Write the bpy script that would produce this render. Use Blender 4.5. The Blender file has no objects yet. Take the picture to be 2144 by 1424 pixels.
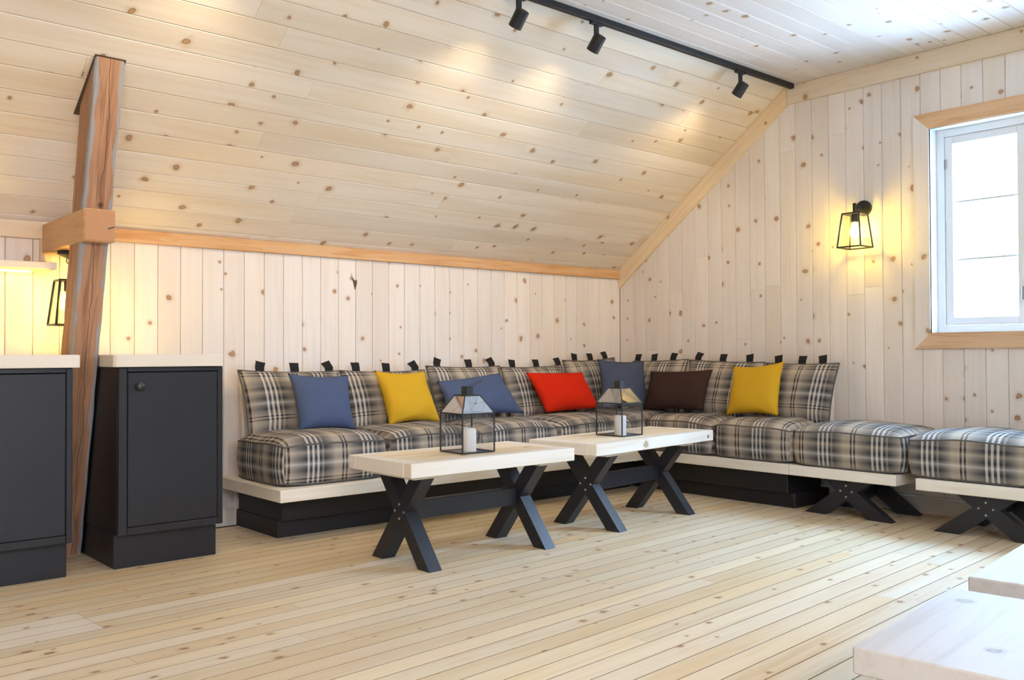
import bpy, bmesh, math, random
from mathutils import Vector, Matrix, Euler

random.seed(7)
sc = bpy.context.scene
COL = sc.collection

# ------------------------------------------------------------------ camera
F_PX, YAW, PITCH, ROLL = 1913.3, math.radians(41.065), math.radians(0.8696), math.radians(-0.2077)
_f = Vector((math.sin(YAW) * math.cos(PITCH), math.cos(YAW) * math.cos(PITCH), math.sin(PITCH)))
_r = Vector((math.cos(YAW), -math.sin(YAW), 0))
_u = _r.cross(_f)
_r2 = _r * math.cos(ROLL) + _u * math.sin(ROLL)
_u2 = -_r * math.sin(ROLL) + _u * math.cos(ROLL)
cam = bpy.data.cameras.new('camera')
cam.sensor_fit = 'HORIZONTAL'
cam.sensor_width = 36.0
cam.lens = F_PX * 36.0 / 2144.0
cam.clip_start = 0.05
camo = bpy.data.objects.new('camera', cam)
COL.objects.link(camo)
camo.matrix_world = Matrix(((_r2.x, _u2.x, -_f.x, 0), (_r2.y, _u2.y, -_f.y, 0), (_r2.z, _u2.z, -_f.z, 1.0), (0, 0, 0, 1)))
sc.camera = camo

# ------------------------------------------------------------------ room measures (metres, camera stands at x=0 y=0)
KY, GX = 5.147, 5.678          # knee wall plane, gable wall plane
XL, YF = -3.2, -3.947          # the two walls behind the camera
SL = 0.744                     # slope of the roof
FLAT_Y0, FLAT_Z = 3.556, 2.874 # where slope meets the flat ceiling
MID_Y = 0.600                  # middle of the gable
FRONT_Y0 = 2 * MID_Y - FLAT_Y0
WIN = (1.469, 2.557, 1.121, 2.386)   # window opening y0 y1 z0 z1


def slope_z(y):
    return min(FLAT_Z, 1.690 + SL * (KY - y), 1.690 + SL * (KY - (2 * MID_Y - y)))


# ------------------------------------------------------------------ sky, daylight, exposure
w = bpy.data.worlds.new('sky')
sc.world = w
w.use_nodes = True
# overcast winter sky over snowy ground: brightest overhead, dimmer at the horizon
wn, wl_ = w.node_tree.nodes, w.node_tree.links
SKY = 1.0
w_tc = wn.new('ShaderNodeTexCoord')
w_sep = wn.new('ShaderNodeSeparateXYZ')
w_ramp = wn.new('ShaderNodeValToRGB')
w_map = wn.new('ShaderNodeMapRange')
w_map.inputs['From Min'].default_value = -1.0
w_map.inputs['From Max'].default_value = 1.0
wl_.new(w_tc.outputs['Generated'], w_sep.inputs[0])
wl_.new(w_sep.outputs[2], w_map.inputs['Value'])
wl_.new(w_map.outputs[0], w_ramp.inputs[0])
DAY = (0.385, 0.64, 1.0)
el = w_ramp.color_ramp.elements
el[0].position, el[0].color = 0.0, tuple(0.50 * c for c in DAY) + (1,)
el[1].position, el[1].color = 1.0, DAY + (1,)
for p_, k_ in ((0.44, 0.34), (0.50, 0.30), (0.56, 0.36)):
    e_ = el.new(p_)
    e_.color = tuple(k_ * c for c in DAY) + (1,)
wl_.new(w_ramp.outputs[0], wn['Background'].inputs[0])
wn['Background'].inputs[1].default_value = 80.0


def area_light(name, loc, target, sx, sy, power, colour):
    l = bpy.data.lights.new(name, 'AREA')
    l.shape = 'RECTANGLE'
    l.size, l.size_y = sx, sy
    l.energy = power
    l.color = colour
    o = bpy.data.objects.new(name, l)
    COL.objects.link(o)
    o.location = loc
    o.rotation_euler = (Vector(target) - Vector(loc)).to_track_quat('-Z', 'Y').to_euler()
    return o


# unseen roof windows added for fill daylight from behind the camera: centres along x, width, start and end up the slope
RW = ((-1.9, -0.2, 1.5), 0.86, 0.40, 1.50)
# sky portals at the gable window and at the added roof windows
WZ = (WIN[2] + WIN[3]) / 2
WY = (WIN[0] + WIN[1]) / 2
for yy in (WY,):
    area_light('daylight_gable_window', (GX + 0.17, yy, WZ), (0, yy, WZ), 1.3, 1.1, 1, DAY).data.cycles.is_portal = True
_sn = Vector((0, -SL, 1)).normalized()
_su = Vector((0, 1, SL)).normalized()
for xc in RW[0]:
    pc = Vector((xc, YF, 1.690)) + _su * ((RW[2] + RW[3]) / 2) + _sn * 0.13
    area_light('added_roof_window_daylight', pc, pc - _sn, RW[1], RW[3] - RW[2], 1, DAY).data.cycles.is_portal = True
sc.view_settings.view_transform = 'Standard'
sc.view_settings.look = 'None'
sc.view_settings.gamma = 1.0
sc.view_settings.use_curve_mapping = False
sc.view_settings.exposure = 0.2
sc.cycles.max_bounces = 6
sc.cycles.diffuse_bounces = 4
sc.cycles.glossy_bounces = 2
sc.cycles.use_adaptive_sampling = True
sc.cycles.adaptive_threshold = 0.16
sc.cycles.transparent_max_bounces = 16
sc.cycles.sample_clamp_indirect = 6.0
sc.cycles.use_denoising = True
sc.cycles.caustics_reflective = False
sc.cycles.caustics_refractive = False


# ================================================================== materials
def new_mat(name):
    m = bpy.data.materials.new(name)
    m.use_nodes = True
    nt = m.node_tree
    return m, nt, nt.nodes, nt.links, nt.nodes['Principled BSDF']


def srgb(r, g, b):
    f = lambda c: c / 12.92 if c <= 0.04045 else ((c + 0.055) / 1.055) ** 2.4
    return (f(r / 255), f(g / 255), f(b / 255), 1)


def math_node(nt, op, a=None, b=None, c=None):
    n = nt.nodes.new('ShaderNodeMath')
    n.operation = op
    for i, v in enumerate((a, b, c)):
        if v is None:
            continue
        if isinstance(v, (int, float)):
            n.inputs[i].default_value = v
        else:
            nt.links.new(v, n.inputs[i])
    return n.outputs[0]


def mix_col(nt, fac, a, b, blend='MIX'):
    n = nt.nodes.new('ShaderNodeMix')
    n.data_type = 'RGBA'
    n.blend_type = blend
    for s, v in ((n.inputs['Factor'], fac), (n.inputs['A'], a), (n.inputs['B'], b)):
        if isinstance(v, (int, float)):
            s.default_value = v
        elif isinstance(v, tuple):
            s.default_value = v
        else:
            nt.links.new(v, s)
    return n.outputs['Result']


def smooth_map(nt, v, a, b, lo=0.0, hi=1.0):
    n = nt.nodes.new('ShaderNodeMapRange')
    n.interpolation_type = 'SMOOTHSTEP'
    n.inputs['From Min'].default_value = a
    n.inputs['From Max'].default_value = b
    n.inputs['To Min'].default_value = lo
    n.inputs['To Max'].default_value = hi
    nt.links.new(v, n.inputs['Value'])
    return n.outputs['Result']


def wood(name, light, dark, knot=None, knot_cell=0.17, knot_size=1.0, knot_share=0.5, grain=26.0, stretch=1.3,
         tint=0.10, rough=0.55, warm=None, grain_amt=0.55, knot_long=1.0):
    """board wood: grain runs along the local X axis, every board differs"""
    m, nt, N, L, bs = new_mat(name)
    tc = N.new('ShaderNodeTexCoord')
    oi = N.new('ShaderNodeObjectInfo')
    off = N.new('ShaderNodeVectorMath')
    off.operation = 'SCALE'
    comb = N.new('ShaderNodeCombineXYZ')
    L.new(math_node(nt, 'MULTIPLY', oi.outputs['Random'], 57.0), comb.inputs[0])
    L.new(math_node(nt, 'MULTIPLY', oi.outputs['Random'], 131.0), comb.inputs[1])
    L.new(math_node(nt, 'MULTIPLY', oi.outputs['Random'], 23.0), comb.inputs[2])
    add = N.new('ShaderNodeVectorMath')
    add.operation = 'ADD'
    L.new(tc.outputs['Object'], add.inputs[0])
    L.new(comb.outputs[0], add.inputs[1])
    # grain
    mp = N.new('ShaderNodeMapping')
    mp.inputs['Scale'].default_value = (stretch, grain, grain)
    L.new(add.outputs[0], mp.inputs['Vector'])
    nz = N.new('ShaderNodeTexNoise')
    nz.inputs['Scale'].default_value = 1.0
    nz.inputs['Detail'].default_value = 3.0
    nz.inputs['Roughness'].default_value = 0.62
    nz.inputs['Distortion'].default_value = 0.9
    L.new(mp.outputs[0], nz.inputs['Vector'])
    g = smooth_map(nt, nz.outputs['Fac'], 0.42, 0.72)
    col = mix_col(nt, math_node(nt, 'MULTIPLY', g, grain_amt), light, dark)
    # broad patches along the board
    mp2 = N.new('ShaderNodeMapping')
    mp2.inputs['Scale'].default_value = (0.9, 5.0, 5.0)
    L.new(add.outputs[0], mp2.inputs['Vector'])
    nz2 = N.new('ShaderNodeTexNoise')
    nz2.inputs['Scale'].default_value = 1.0
    nz2.inputs['Detail'].default_value = 0.0
    L.new(mp2.outputs[0], nz2.inputs['Vector'])
    col = mix_col(nt, smooth_map(nt, nz2.outputs['Fac'], 0.45, 0.75, 0.0, 0.45), col, warm or dark)
    # each board a little lighter, darker or warmer
    wn_ = N.new('ShaderNodeTexWhiteNoise')
    wn_.noise_dimensions = '1D'
    L.new(math_node(nt, 'MULTIPLY', oi.outputs['Random'], 917.0), wn_.inputs['W'])
    val = smooth_map(nt, oi.outputs['Random'], 0.0, 1.0, 1.0 - tint, 1.0 + tint * 0.6)
    hsv = N.new('ShaderNodeHueSaturation')
    L.new(val, hsv.inputs['Value'])
    L.new(smooth_map(nt, wn_.outputs['Value'], 0.0, 1.0, 0.88, 1.14), hsv.inputs['Saturation'])
    L.new(col, hsv.inputs['Color'])
    col = hsv.outputs['Color']
    if knot:
        sep = N.new('ShaderNodeSeparateXYZ')
        L.new(add.outputs[0], sep.inputs[0])
        nw = N.new('ShaderNodeTexNoise')
        nw.inputs['Scale'].default_value = 38.0
        nw.inputs['Detail'].default_value = 0.0
        L.new(add.outputs[0], nw.inputs['Vector'])
        wob = math_node(nt, 'MULTIPLY', math_node(nt, 'SUBTRACT', nw.outputs['Fac'], 0.5), 1.3)
        cx = N.new('ShaderNodeCombineXYZ')
        L.new(math_node(nt, 'MULTIPLY', sep.outputs[0], 1.0 / knot_cell / knot_long), cx.inputs[0])
        L.new(math_node(nt, 'MULTIPLY', sep.outputs[1], 1.0 / knot_cell), cx.inputs[1])
        vo = N.new('ShaderNodeTexVoronoi')
        vo.voronoi_dimensions = '2D'
        vo.inputs['Scale'].default_value = 1.0
        L.new(cx.outputs[0], vo.inputs['Vector'])
        sc_ = N.new('ShaderNodeSeparateColor')
        L.new(vo.outputs['Color'], sc_.inputs[0])
        size = smooth_map(nt, sc_.outputs[1], 0.0, 1.0, 0.035 * knot_size, 0.105 * knot_size)
        d = math_node(nt, 'ADD', math_node(nt, 'DIVIDE', vo.outputs['Distance'], size), wob)
        have = math_node(nt, 'LESS_THAN', sc_.outputs[0], knot_share)
        halo = math_node(nt, 'MULTIPLY', smooth_map(nt, d, 1.0, 2.6, 0.42, 0.0), have)
        col = mix_col(nt, halo, col, tuple(0.55 * a + 0.45 * b for a, b in zip(dark, knot)))
        core = math_node(nt, 'MULTIPLY', smooth_map(nt, d, 0.85, 1.15, 1.0, 0.0), have)
        ring = smooth_map(nt, d, 0.35, 0.95, 0.0, 1.0)
        kc = mix_col(nt, ring, tuple(min(1, c * 1.55) for c in knot[:3]) + (1,), knot)
        col = mix_col(nt, math_node(nt, 'MULTIPLY', core, 0.88), col, kc)
    L.new(col, bs.inputs['Base Color'])
    bs.inputs['Roughness'].default_value = rough
    bs.inputs['Specular IOR Level'].default_value = 0.35
    bp = N.new('ShaderNodeBump')
    bp.inputs['Strength'].default_value = 0.08
    bp.inputs['Distance'].default_value = 0.002
    L.new(nz.outputs['Fac'], bp.inputs['Height'])
    L.new(bp.outputs[0], bs.inputs['Normal'])
    return m


def plain(name, col, rough=0.5, metallic=0.0, spec=0.5, bump=0.0, bump_scale=120.0, vary=0.0):
    m, nt, N, L, bs = new_mat(name)
    bs.inputs['Roughness'].default_value = rough
    bs.inputs['Metallic'].default_value = metallic
    bs.inputs['Specular IOR Level'].default_value = spec
    tc = N.new('ShaderNodeTexCoord')
    nz = N.new('ShaderNodeTexNoise')
    nz.inputs['Scale'].default_value = bump_scale
    nz.inputs['Detail'].default_value = 3.0
    L.new(tc.outputs['Object'], nz.inputs['Vector'])
    lo = tuple(c * (1 - vary) for c in col[:3]) + (1,)
    hi = tuple(min(1, c * (1 + vary)) for c in col[:3]) + (1,)
    L.new(mix_col(nt, nz.outputs['Fac'], lo, hi), bs.inputs['Base Color'])
    if bump:
        bp = N.new('ShaderNodeBump')
        bp.inputs['Strength'].default_value = bump
        bp.inputs['Distance'].default_value = 0.003
        L.new(nz.outputs['Fac'], bp.inputs['Height'])
        L.new(bp.outputs[0], bs.inputs['Normal'])
    return m


def painted_wood(name, col, rough=0.42):
    m, nt, N, L, bs = new_mat(name)
    tc = N.new('ShaderNodeTexCoord')
    mp = N.new('ShaderNodeMapping')
    mp.inputs['Scale'].default_value = (1.5, 40, 40)
    L.new(tc.outputs['Object'], mp.inputs['Vector'])
    nz = N.new('ShaderNodeTexNoise')
    nz.inputs['Scale'].default_value = 1.0
    nz.inputs['Detail'].default_value = 3
    L.new(mp.outputs[0], nz.inputs['Vector'])
    L.new(mix_col(nt, nz.outputs['Fac'], tuple(c * 0.85 for c in col[:3]) + (1,), tuple(c * 1.15 for c in col[:3]) + (1,)), bs.inputs['Base Color'])
    bs.inputs['Roughness'].default_value = rough
    bp = N.new('ShaderNodeBump')
    bp.inputs['Strength'].default_value = 0.12
    bp.inputs['Distance'].default_value = 0.002
    L.new(nz.outputs['Fac'], bp.inputs['Height'])
    L.new(bp.outputs[0], bs.inputs['Normal'])
    return m


def glass_mat(name, tint=(1, 1, 1, 1), refl=0.08):
    m = bpy.data.materials.new(name)
    m.use_nodes = True
    nt = m.node_tree
    N, L = nt.nodes, nt.links
    N.remove(N['Principled BSDF'])
    t = N.new('ShaderNodeBsdfTransparent')
    t.inputs[0].default_value = tint
    g = N.new('ShaderNodeBsdfGlossy')
    g.inputs['Roughness'].default_value = 0.02
    lw = N.new('ShaderNodeLayerWeight')
    lw.inputs[0].default_value = 0.5
    mx = N.new('ShaderNodeMixShader')
    L.new(smooth_map(nt, lw.outputs['Facing'], 0.25, 1.0, refl * 0.3, 0.55), mx.inputs[0])
    L.new(t.outputs[0], mx.inputs[1])
    L.new(g.outputs[0], mx.inputs[2])
    L.new(mx.outputs[0], N['Material Output'].inputs[0])
    return m


def emit_mat(name, col, strength):
    m = bpy.data.materials.new(name)
    m.use_nodes = True
    nt = m.node_tree
    nt.nodes.remove(nt.nodes['Principled BSDF'])
    e = nt.nodes.new('ShaderNodeEmission')
    e.inputs[0].default_value = col
    e.inputs[1].default_value = strength
    nt.links.new(e.outputs[0], nt.nodes['Material Output'].inputs[0])
    return m


def plaid_mat(name):
    """woven check: warp and weft each carry their own stripes and are averaged; UVs are in metres"""
    m, nt, N, L, bs = new_mat(name)
    uv = N.new('ShaderNodeUVMap')
    uv.uv_map = 'UVMap'
    sep = N.new('ShaderNodeSeparateXYZ')
    L.new(uv.outputs[0], sep.inputs[0])
    beige, grey, dark, white, line = srgb(186, 172, 154), srgb(136, 130, 124), srgb(50, 52, 56), srgb(206, 203, 199), srgb(36, 40, 48)
    mid = srgb(92, 90, 88)

    def ramp(src, period, stops):
        f = math_node(nt, 'FRACT', math_node(nt, 'DIVIDE', src, period))
        r = N.new('ShaderNodeValToRGB')
        el = r.color_ramp.elements
        el[0].position, el[0].color = stops[0]
        el[1].position, el[1].color = stops[-1]
        for p, c in stops[1:-1]:
            e = el.new(p)
            e.color = c
        L.new(f, r.inputs[0])
        return r.outputs[0]

    st = [(0.0, beige), (0.12, beige), (0.124, line), (0.152, line), (0.156, beige), (0.184, beige), (0.188, line), (0.216, line), (0.22, beige),
          (0.33, grey), (0.44, mid), (0.50, dark), (0.505, white), (0.54, white), (0.545, dark), (0.585, dark), (0.59, white), (0.625, white), (0.63, dark),
          (0.67, dark), (0.675, white), (0.71, white), (0.715, dark), (0.755, dark), (0.76, grey), (0.79, grey), (0.80, dark), (0.86, mid), (0.93, grey), (1.0, beige)]
    warp = ramp(sep.outputs[0], 0.345, st)
    st2 = [(0.0, grey), (0.08, beige), (0.17, beige), (0.175, line), (0.20, line), (0.205, beige), (0.24, beige), (0.245, line), (0.27, line), (0.275, beige),
           (0.36, grey), (0.42, dark), (0.46, mid), (0.50, grey), (0.55, white), (0.59, grey), (0.64, dark), (0.68, mid), (0.73, grey), (0.78, beige), (0.84, mid), (0.88, dark), (0.93, grey), (1.0, grey)]
    weft = ramp(sep.outputs[1], 0.27, st2)
    nz = N.new('ShaderNodeTexNoise')
    nz.inputs['Scale'].default_value = 420.0
    nz.inputs['Detail'].default_value = 1.0
    L.new(uv.outputs[0], nz.inputs['Vector'])
    fac = smooth_map(nt, nz.outputs['Fac'], 0.35, 0.65, 0.24, 0.60)
    L.new(mix_col(nt, fac, warp, weft), bs.inputs['Base Color'])
    bs.inputs['Roughness'].default_value = 0.95
    bs.inputs['Specular IOR Level'].default_value = 0.15
    bp = N.new('ShaderNodeBump')
    bp.inputs['Strength'].default_value = 0.25
    bp.inputs['Distance'].default_value = 0.002
    L.new(nz.outputs['Fac'], bp.inputs['Height'])
    L.new(bp.outputs[0], bs.inputs['Normal'])
    return m


def old_timber(name):
    """weathered post: brown with blue-grey weathered arrises, dark checks and knots; grain along local X"""
    m, nt, N, L, bs = new_mat(name)
    tc = N.new('ShaderNodeTexCoord')
    sep = N.new('ShaderNodeSeparateXYZ')
    L.new(tc.outputs['Object'], sep.inputs[0])
    mp = N.new('ShaderNodeMapping')
    mp.inputs['Scale'].default_value = (2.0, 45, 45)
    L.new(tc.outputs['Object'], mp.inputs['Vector'])
    nz = N.new('ShaderNodeTexNoise')
    nz.inputs['Scale'].default_value = 1.0
    nz.inputs['Detail'].default_value = 6
    nz.inputs['Roughness'].default_value = 0.65
    nz.inputs['Distortion'].default_value = 0.8
    L.new(mp.outputs[0], nz.inputs['Vector'])
    col = mix_col(nt, smooth_map(nt, nz.outputs['Fac'], 0.35, 0.75), srgb(180, 136, 104), srgb(128, 88, 62))
    # weathered blue-grey towards the long edges of the faces
    n3 = N.new('ShaderNodeTexNoise')
    n3.inputs['Scale'].default_value = 7.0
    n3.inputs['Detail'].default_value = 3
    L.new(tc.outputs['Object'], n3.inputs['Vector'])
    ay = math_node(nt, 'ADD', math_node(nt, 'ABSOLUTE', sep.outputs[1]), math_node(nt, 'MULTIPLY', math_node(nt, 'SUBTRACT', n3.outputs['Fac'], 0.5), 0.05))
    az = math_node(nt, 'ADD', sep.outputs[2], math_node(nt, 'MULTIPLY', math_node(nt, 'SUBTRACT', n3.outputs['Fac'], 0.5), 0.09))
    grey_ = math_node(nt, 'MULTIPLY', smooth_map(nt, ay, 0.044, 0.056, 0.0, 0.85), smooth_map(nt, az, -0.045, -0.02, 1.0, 0.0))
    col = mix_col(nt, grey_, col, srgb(150, 156, 162))
    # a long drying check wandering down the face
    n4 = N.new('ShaderNodeTexNoise')
    n4.noise_dimensions = '1D'
    n4.inputs['Scale'].default_value = 2.2
    n4.inputs['Detail'].default_value = 3
    L.new(sep.outputs[0], n4.inputs['W'])
    cr = math_node(nt, 'ABSOLUTE', math_node(nt, 'SUBTRACT', sep.outputs[1], math_node(nt, 'MULTIPLY', math_node(nt, 'SUBTRACT', n4.outputs['Fac'], 0.42), 0.09)))
    chk = smooth_map(nt, cr, 0.0006, 0.0018, 1.0, 0.0)
    col = mix_col(nt, math_node(nt, 'MULTIPLY', chk, 0.9), col, srgb(40, 24, 16))
    vo = N.new('ShaderNodeTexVoronoi')
    vo.voronoi_dimensions = '3D'
    vo.inputs['Scale'].default_value = 4.3
    L.new(tc.outputs['Object'], vo.inputs['Vector'])
    col = mix_col(nt, smooth_map(nt, vo.outputs['Distance'], 0.03, 0.075, 0.85, 0.0), col, srgb(70, 40, 24))
    L.new(col, bs.inputs['Base Color'])
    bs.inputs['Roughness'].default_value = 0.75
    bp = N.new('ShaderNodeBump')
    bp.inputs['Strength'].default_value = 0.35
    bp.inputs['Distance'].default_value = 0.004
    L.new(math_node(nt, 'SUBTRACT', nz.outputs['Fac'], math_node(nt, 'MULTIPLY', chk, 2.0)), bp.inputs['Height'])
    L.new(bp.outputs[0], bs.inputs['Normal'])
    return m


M = {}
KNOT = srgb(150, 112, 72)
M['wall_pine'] = wood('wall_pine', srgb(237, 229, 222), srgb(228, 215, 204), KNOT, 0.155, 1.0, 0.36, warm=srgb(230, 218, 203), tint=0.05)
M['roof_pine'] = wood('roof_pine', srgb(238, 226, 209), srgb(226, 207, 180), KNOT, 0.18, 1.0, 0.30, warm=srgb(222, 201, 168), tint=0.06, grain=22, stretch=0.9)
M['floor_pine'] = wood('floor_pine', srgb(232, 217, 188), srgb(214, 185, 142), srgb(138, 98, 62), 0.115, 0.85, 0.40, warm=srgb(222, 192, 146), tint=0.09, rough=0.45, grain=34, knot_long=1.6)
M['floor_pale'] = wood('floor_pale', srgb(236, 226, 206), srgb(224, 208, 180), srgb(150, 116, 80), 0.12, 0.9, 0.35, warm=srgb(228, 210, 178), tint=0.03, rough=0.45, grain=34)
M['trim_pine'] = wood('trim_pine', srgb(235, 217, 190), srgb(220, 192, 154), KNOT, 0.2, 0.8, 0.35, warm=srgb(220, 186, 140))
M['trim_red'] = wood('trim_red', srgb(224, 186, 146), srgb(202, 150, 104), None, warm=srgb(210, 162, 118), grain=30, stretch=2.2, grain_amt=0.8)
M['bench_pine'] = wood('bench_pine', srgb(238, 232, 220), srgb(224, 210, 187), srgb(160, 136, 106), 0.3, 0.6, 0.25, warm=srgb(230, 214, 186), tint=0.04)
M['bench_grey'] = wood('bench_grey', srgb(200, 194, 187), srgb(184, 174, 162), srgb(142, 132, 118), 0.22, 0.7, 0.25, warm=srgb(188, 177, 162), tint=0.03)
M['white_wood'] = wood('white_wood', srgb(236, 228, 216), srgb(222, 208, 190), None, warm=srgb(228, 214, 194), tint=0.04, grain_amt=0.35)
M['beam_pine'] = wood('beam_pine', srgb(214, 170, 120), srgb(190, 138, 92), srgb(90, 54, 30), 0.35, 0.5, 0.3, warm=srgb(202, 146, 84), grain=30, stretch=2.0)
M['end_grain'] = plain('end_grain', srgb(188, 140, 104), 0.8, vary=0.12, bump=0.3, bump_scale=160)
M['old_timber'] = old_timber('old_timber')
M['gap'] = plain('gap', srgb(84, 68, 50), 0.9)
M['old_knot'] = plain('old_knot', srgb(92, 66, 42), 0.7, vary=0.3, bump_scale=90)
M['joint_dark'] = plain('joint_dark', srgb(104, 84, 62), 0.9, vary=0.2)
M['black_paint'] = painted_wood('black_paint', srgb(29, 31, 38), 0.40)
M['base_paint'] = painted_wood('base_paint', srgb(24, 23, 26), 0.55)
M['black_metal'] = plain('black_metal', srgb(38, 40, 42), 0.4, 0.3)
M['lead_metal'] = plain('lead_metal', srgb(66, 66, 66), 0.45, 0.6)
M['bolt_metal'] = plain('bolt_metal', srgb(170, 172, 176), 0.35, 0.9)
M['knob_metal'] = plain('knob_metal', srgb(70, 70, 68), 0.4, 0.7)
M['white_paint'] = plain('white_paint', srgb(238, 240, 240), 0.4, vary=0.02)
M['skirting_paint'] = plain('skirting_paint', srgb(222, 212, 198), 0.5, vary=0.03)
M['glass'] = glass_mat('glass', (0.992, 0.994, 0.994, 1), 0.05)
M['smoke_glass'] = glass_mat('smoke_glass', (0.965, 0.967, 0.97, 1), 0.1)
M['wax'] = plain('wax', srgb(240, 240, 238), 0.5, vary=0.02)
M['strap'] = plain('strap', srgb(24, 24, 24), 0.9, bump=0.3, bump_scale=400)
M['plaid'] = plaid_mat('plaid')
M['piping'] = plain('piping', srgb(96, 92, 88), 0.95, vary=0.3, bump_scale=90)
for k_, c_ in dict(blue=(80, 93, 124), navy=(74, 82, 104), yellow=(208, 164, 44), red=(204, 42, 18), brown=(62, 46, 42)).items():
    M['cloth_' + k_] = plain('cloth_' + k_, srgb(*c_), 0.95, spec=0.1, bump=0.35, bump_scale=520, vary=0.10)


# ================================================================== mesh helpers
def link(o, parent=None):
    COL.objects.link(o)
    if parent is not None:
        o.parent = parent
    return o


def mesh_obj(name, verts, faces, mat, parent=None, mw=None, smooth=False, uvs=None):
    me = bpy.data.meshes.new(name)
    me.from_pydata([tuple(v) for v in verts], [], faces)
    me.update()
    if mat:
        me.materials.append(M[mat] if isinstance(mat, str) else mat)
    if smooth:
        me.polygons.foreach_set('use_smooth', [True] * len(me.polygons))
    if uvs is not None:
        ul = me.uv_layers.new(name='UVMap')
        for poly in me.polygons:
            for li in poly.loop_indices:
                ul.data[li].uv = uvs(me.vertices[me.loops[li].vertex_index].co, poly.normal)
    o = bpy.data.objects.new(name, me)
    link(o, parent)
    if mw is not None:
        o.matrix_local = mw
    return o


def empty(name, loc, rotz=0.0):
    o = bpy.data.objects.new(name, None)
    o.empty_display_size = 0.1
    link(o)
    o.location = loc
    o.rotation_euler = (0, 0, rotz)
    return o


def tag(o, label, cat, group=None):
    o['label'] = label
    o['category'] = cat
    if group:
        o['group'] = group
    return o


def struct(o, label=None):
    o['kind'] = 'structure'
    if label:
        o['label'] = label
    return o


def frame(ex, ey, origin):
    ex = Vector(ex).normalized()
    ey = Vector(ey)
    ey = (ey - ex * ey.dot(ex)).normalized()
    ez = ex.cross(ey)
    o = Vector(origin)
    return Matrix(((ex.x, ey.x, ez.x, o.x), (ex.y, ey.y, ez.y, o.y), (ex.z, ey.z, ez.z, o.z), (0, 0, 0, 1)))


def plank(name, parent, mat, origin, ex, ey, L0, w, t, L1=None, S0=0.0, S1=0.0, ch=0.0028):
    """board with eased long edges: starts at origin, runs along ex, spans w along ey, face towards ex x ey.
    L0/L1: length at the two edges, S0/S1: start offset at the two edges"""
    L1 = L0 if L1 is None else L1
    cs = [(0, 0), (w, 0), (w, t - ch), (w - ch, t), (ch, t), (0, t - ch)]
    mid = (L0 + L1) / 4
    v = []
    for end in (0, 1):
        for y, z in cs:
            k = y / w
            x = (S0 + (S1 - S0) * k) if end == 0 else (L0 + (L1 - L0) * k)
            v.append((x - mid, y - w / 2, z))
    f = [tuple(range(5, -1, -1)), tuple(range(6, 12))] + [(i, (i + 1) % 6, 6 + (i + 1) % 6, 6 + i) for i in range(6)]
    mw = frame(ex, ey, origin)
    mw = mw @ Matrix.Translation((mid, w / 2, 0))
    return mesh_obj(name, v, f, mat, parent, mw)


def box(name, parent, mat, c, size, R=None, bevel=0.003, seg=1):
    """bevelled block centred on c; the mesh's local X follows the longest side so that the grain does too"""
    order = sorted(range(3), key=lambda i: -size[i])
    ax = [Vector((0, 0, 0)) for _ in range(3)]
    for j, i in enumerate(order):
        ax[j][i] = 1.0
    if ax[0].cross(ax[1]).dot(ax[2]) < 0:
        ax[2] = -ax[2]
    B = Matrix((ax[0], ax[1], ax[2])).transposed()
    if R is not None:
        B = R @ B
    s = [size[i] / 2 for i in order]
    bm = bmesh.new()
    bmesh.ops.create_cube(bm, size=1.0)
    for v in bm.verts:
        v.co = Vector((v.co.x * 2 * s[0], v.co.y * 2 * s[1], v.co.z * 2 * s[2]))
    if bevel:
        bmesh.ops.bevel(bm, geom=list(bm.edges), offset=min(bevel, 0.45 * min(size)), segments=seg, affect='EDGES', profile=0.5)
    me = bpy.data.meshes.new(name)
    bm.to_mesh(me)
    bm.free()
    if mat:
        me.materials.append(M[mat])
    o = bpy.data.objects.new(name, me)
    link(o, parent)
    o.matrix_local = Matrix.Translation(c) @ B.to_4x4()
    return o


def bbox(name, parent, mat, lo, hi, bevel=0.003):
    lo, hi = Vector(lo), Vector(hi)
    return box(name, parent, mat, (lo + hi) / 2, hi - lo, None, bevel)


def prism(name, parent, mat, poly, axis, a, b, bevel=0.0, origin=(0, 0, 0)):
    """extrude a 2D polygon along axis from a to b"""
    idx = {'x': (1, 2, 0), 'y': (0, 2, 1), 'z': (0, 1, 2)}[axis]
    v = []
    for t in (a, b):
        for p in poly:
            q = [0, 0, 0]
            q[idx[0]], q[idx[1]], q[idx[2]] = p[0], p[1], t
            v.append(Vector(q) - Vector(origin))
    n = len(poly)
    bm = bmesh.new()
    vs = [bm.verts.new(p) for p in v]
    bm.faces.new(vs[:n])
    bm.faces.new(vs[n:][::-1])
    for i in range(n):
        bm.faces.new((vs[i], vs[n + i], vs[n + (i + 1) % n], vs[(i + 1) % n]))
    bmesh.ops.recalc_face_normals(bm, faces=bm.faces[:])
    if bevel:
        bmesh.ops.bevel(bm, geom=list(bm.edges), offset=bevel, segments=2, affect='EDGES', profile=0.5)
    me = bpy.data.meshes.new(name)
    bm.to_mesh(me)
    bm.free()
    if mat:
        me.materials.append(M[mat])
    o = bpy.data.objects.new(name, me)
    link(o, parent)
    o.location = origin
    return o


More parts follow.
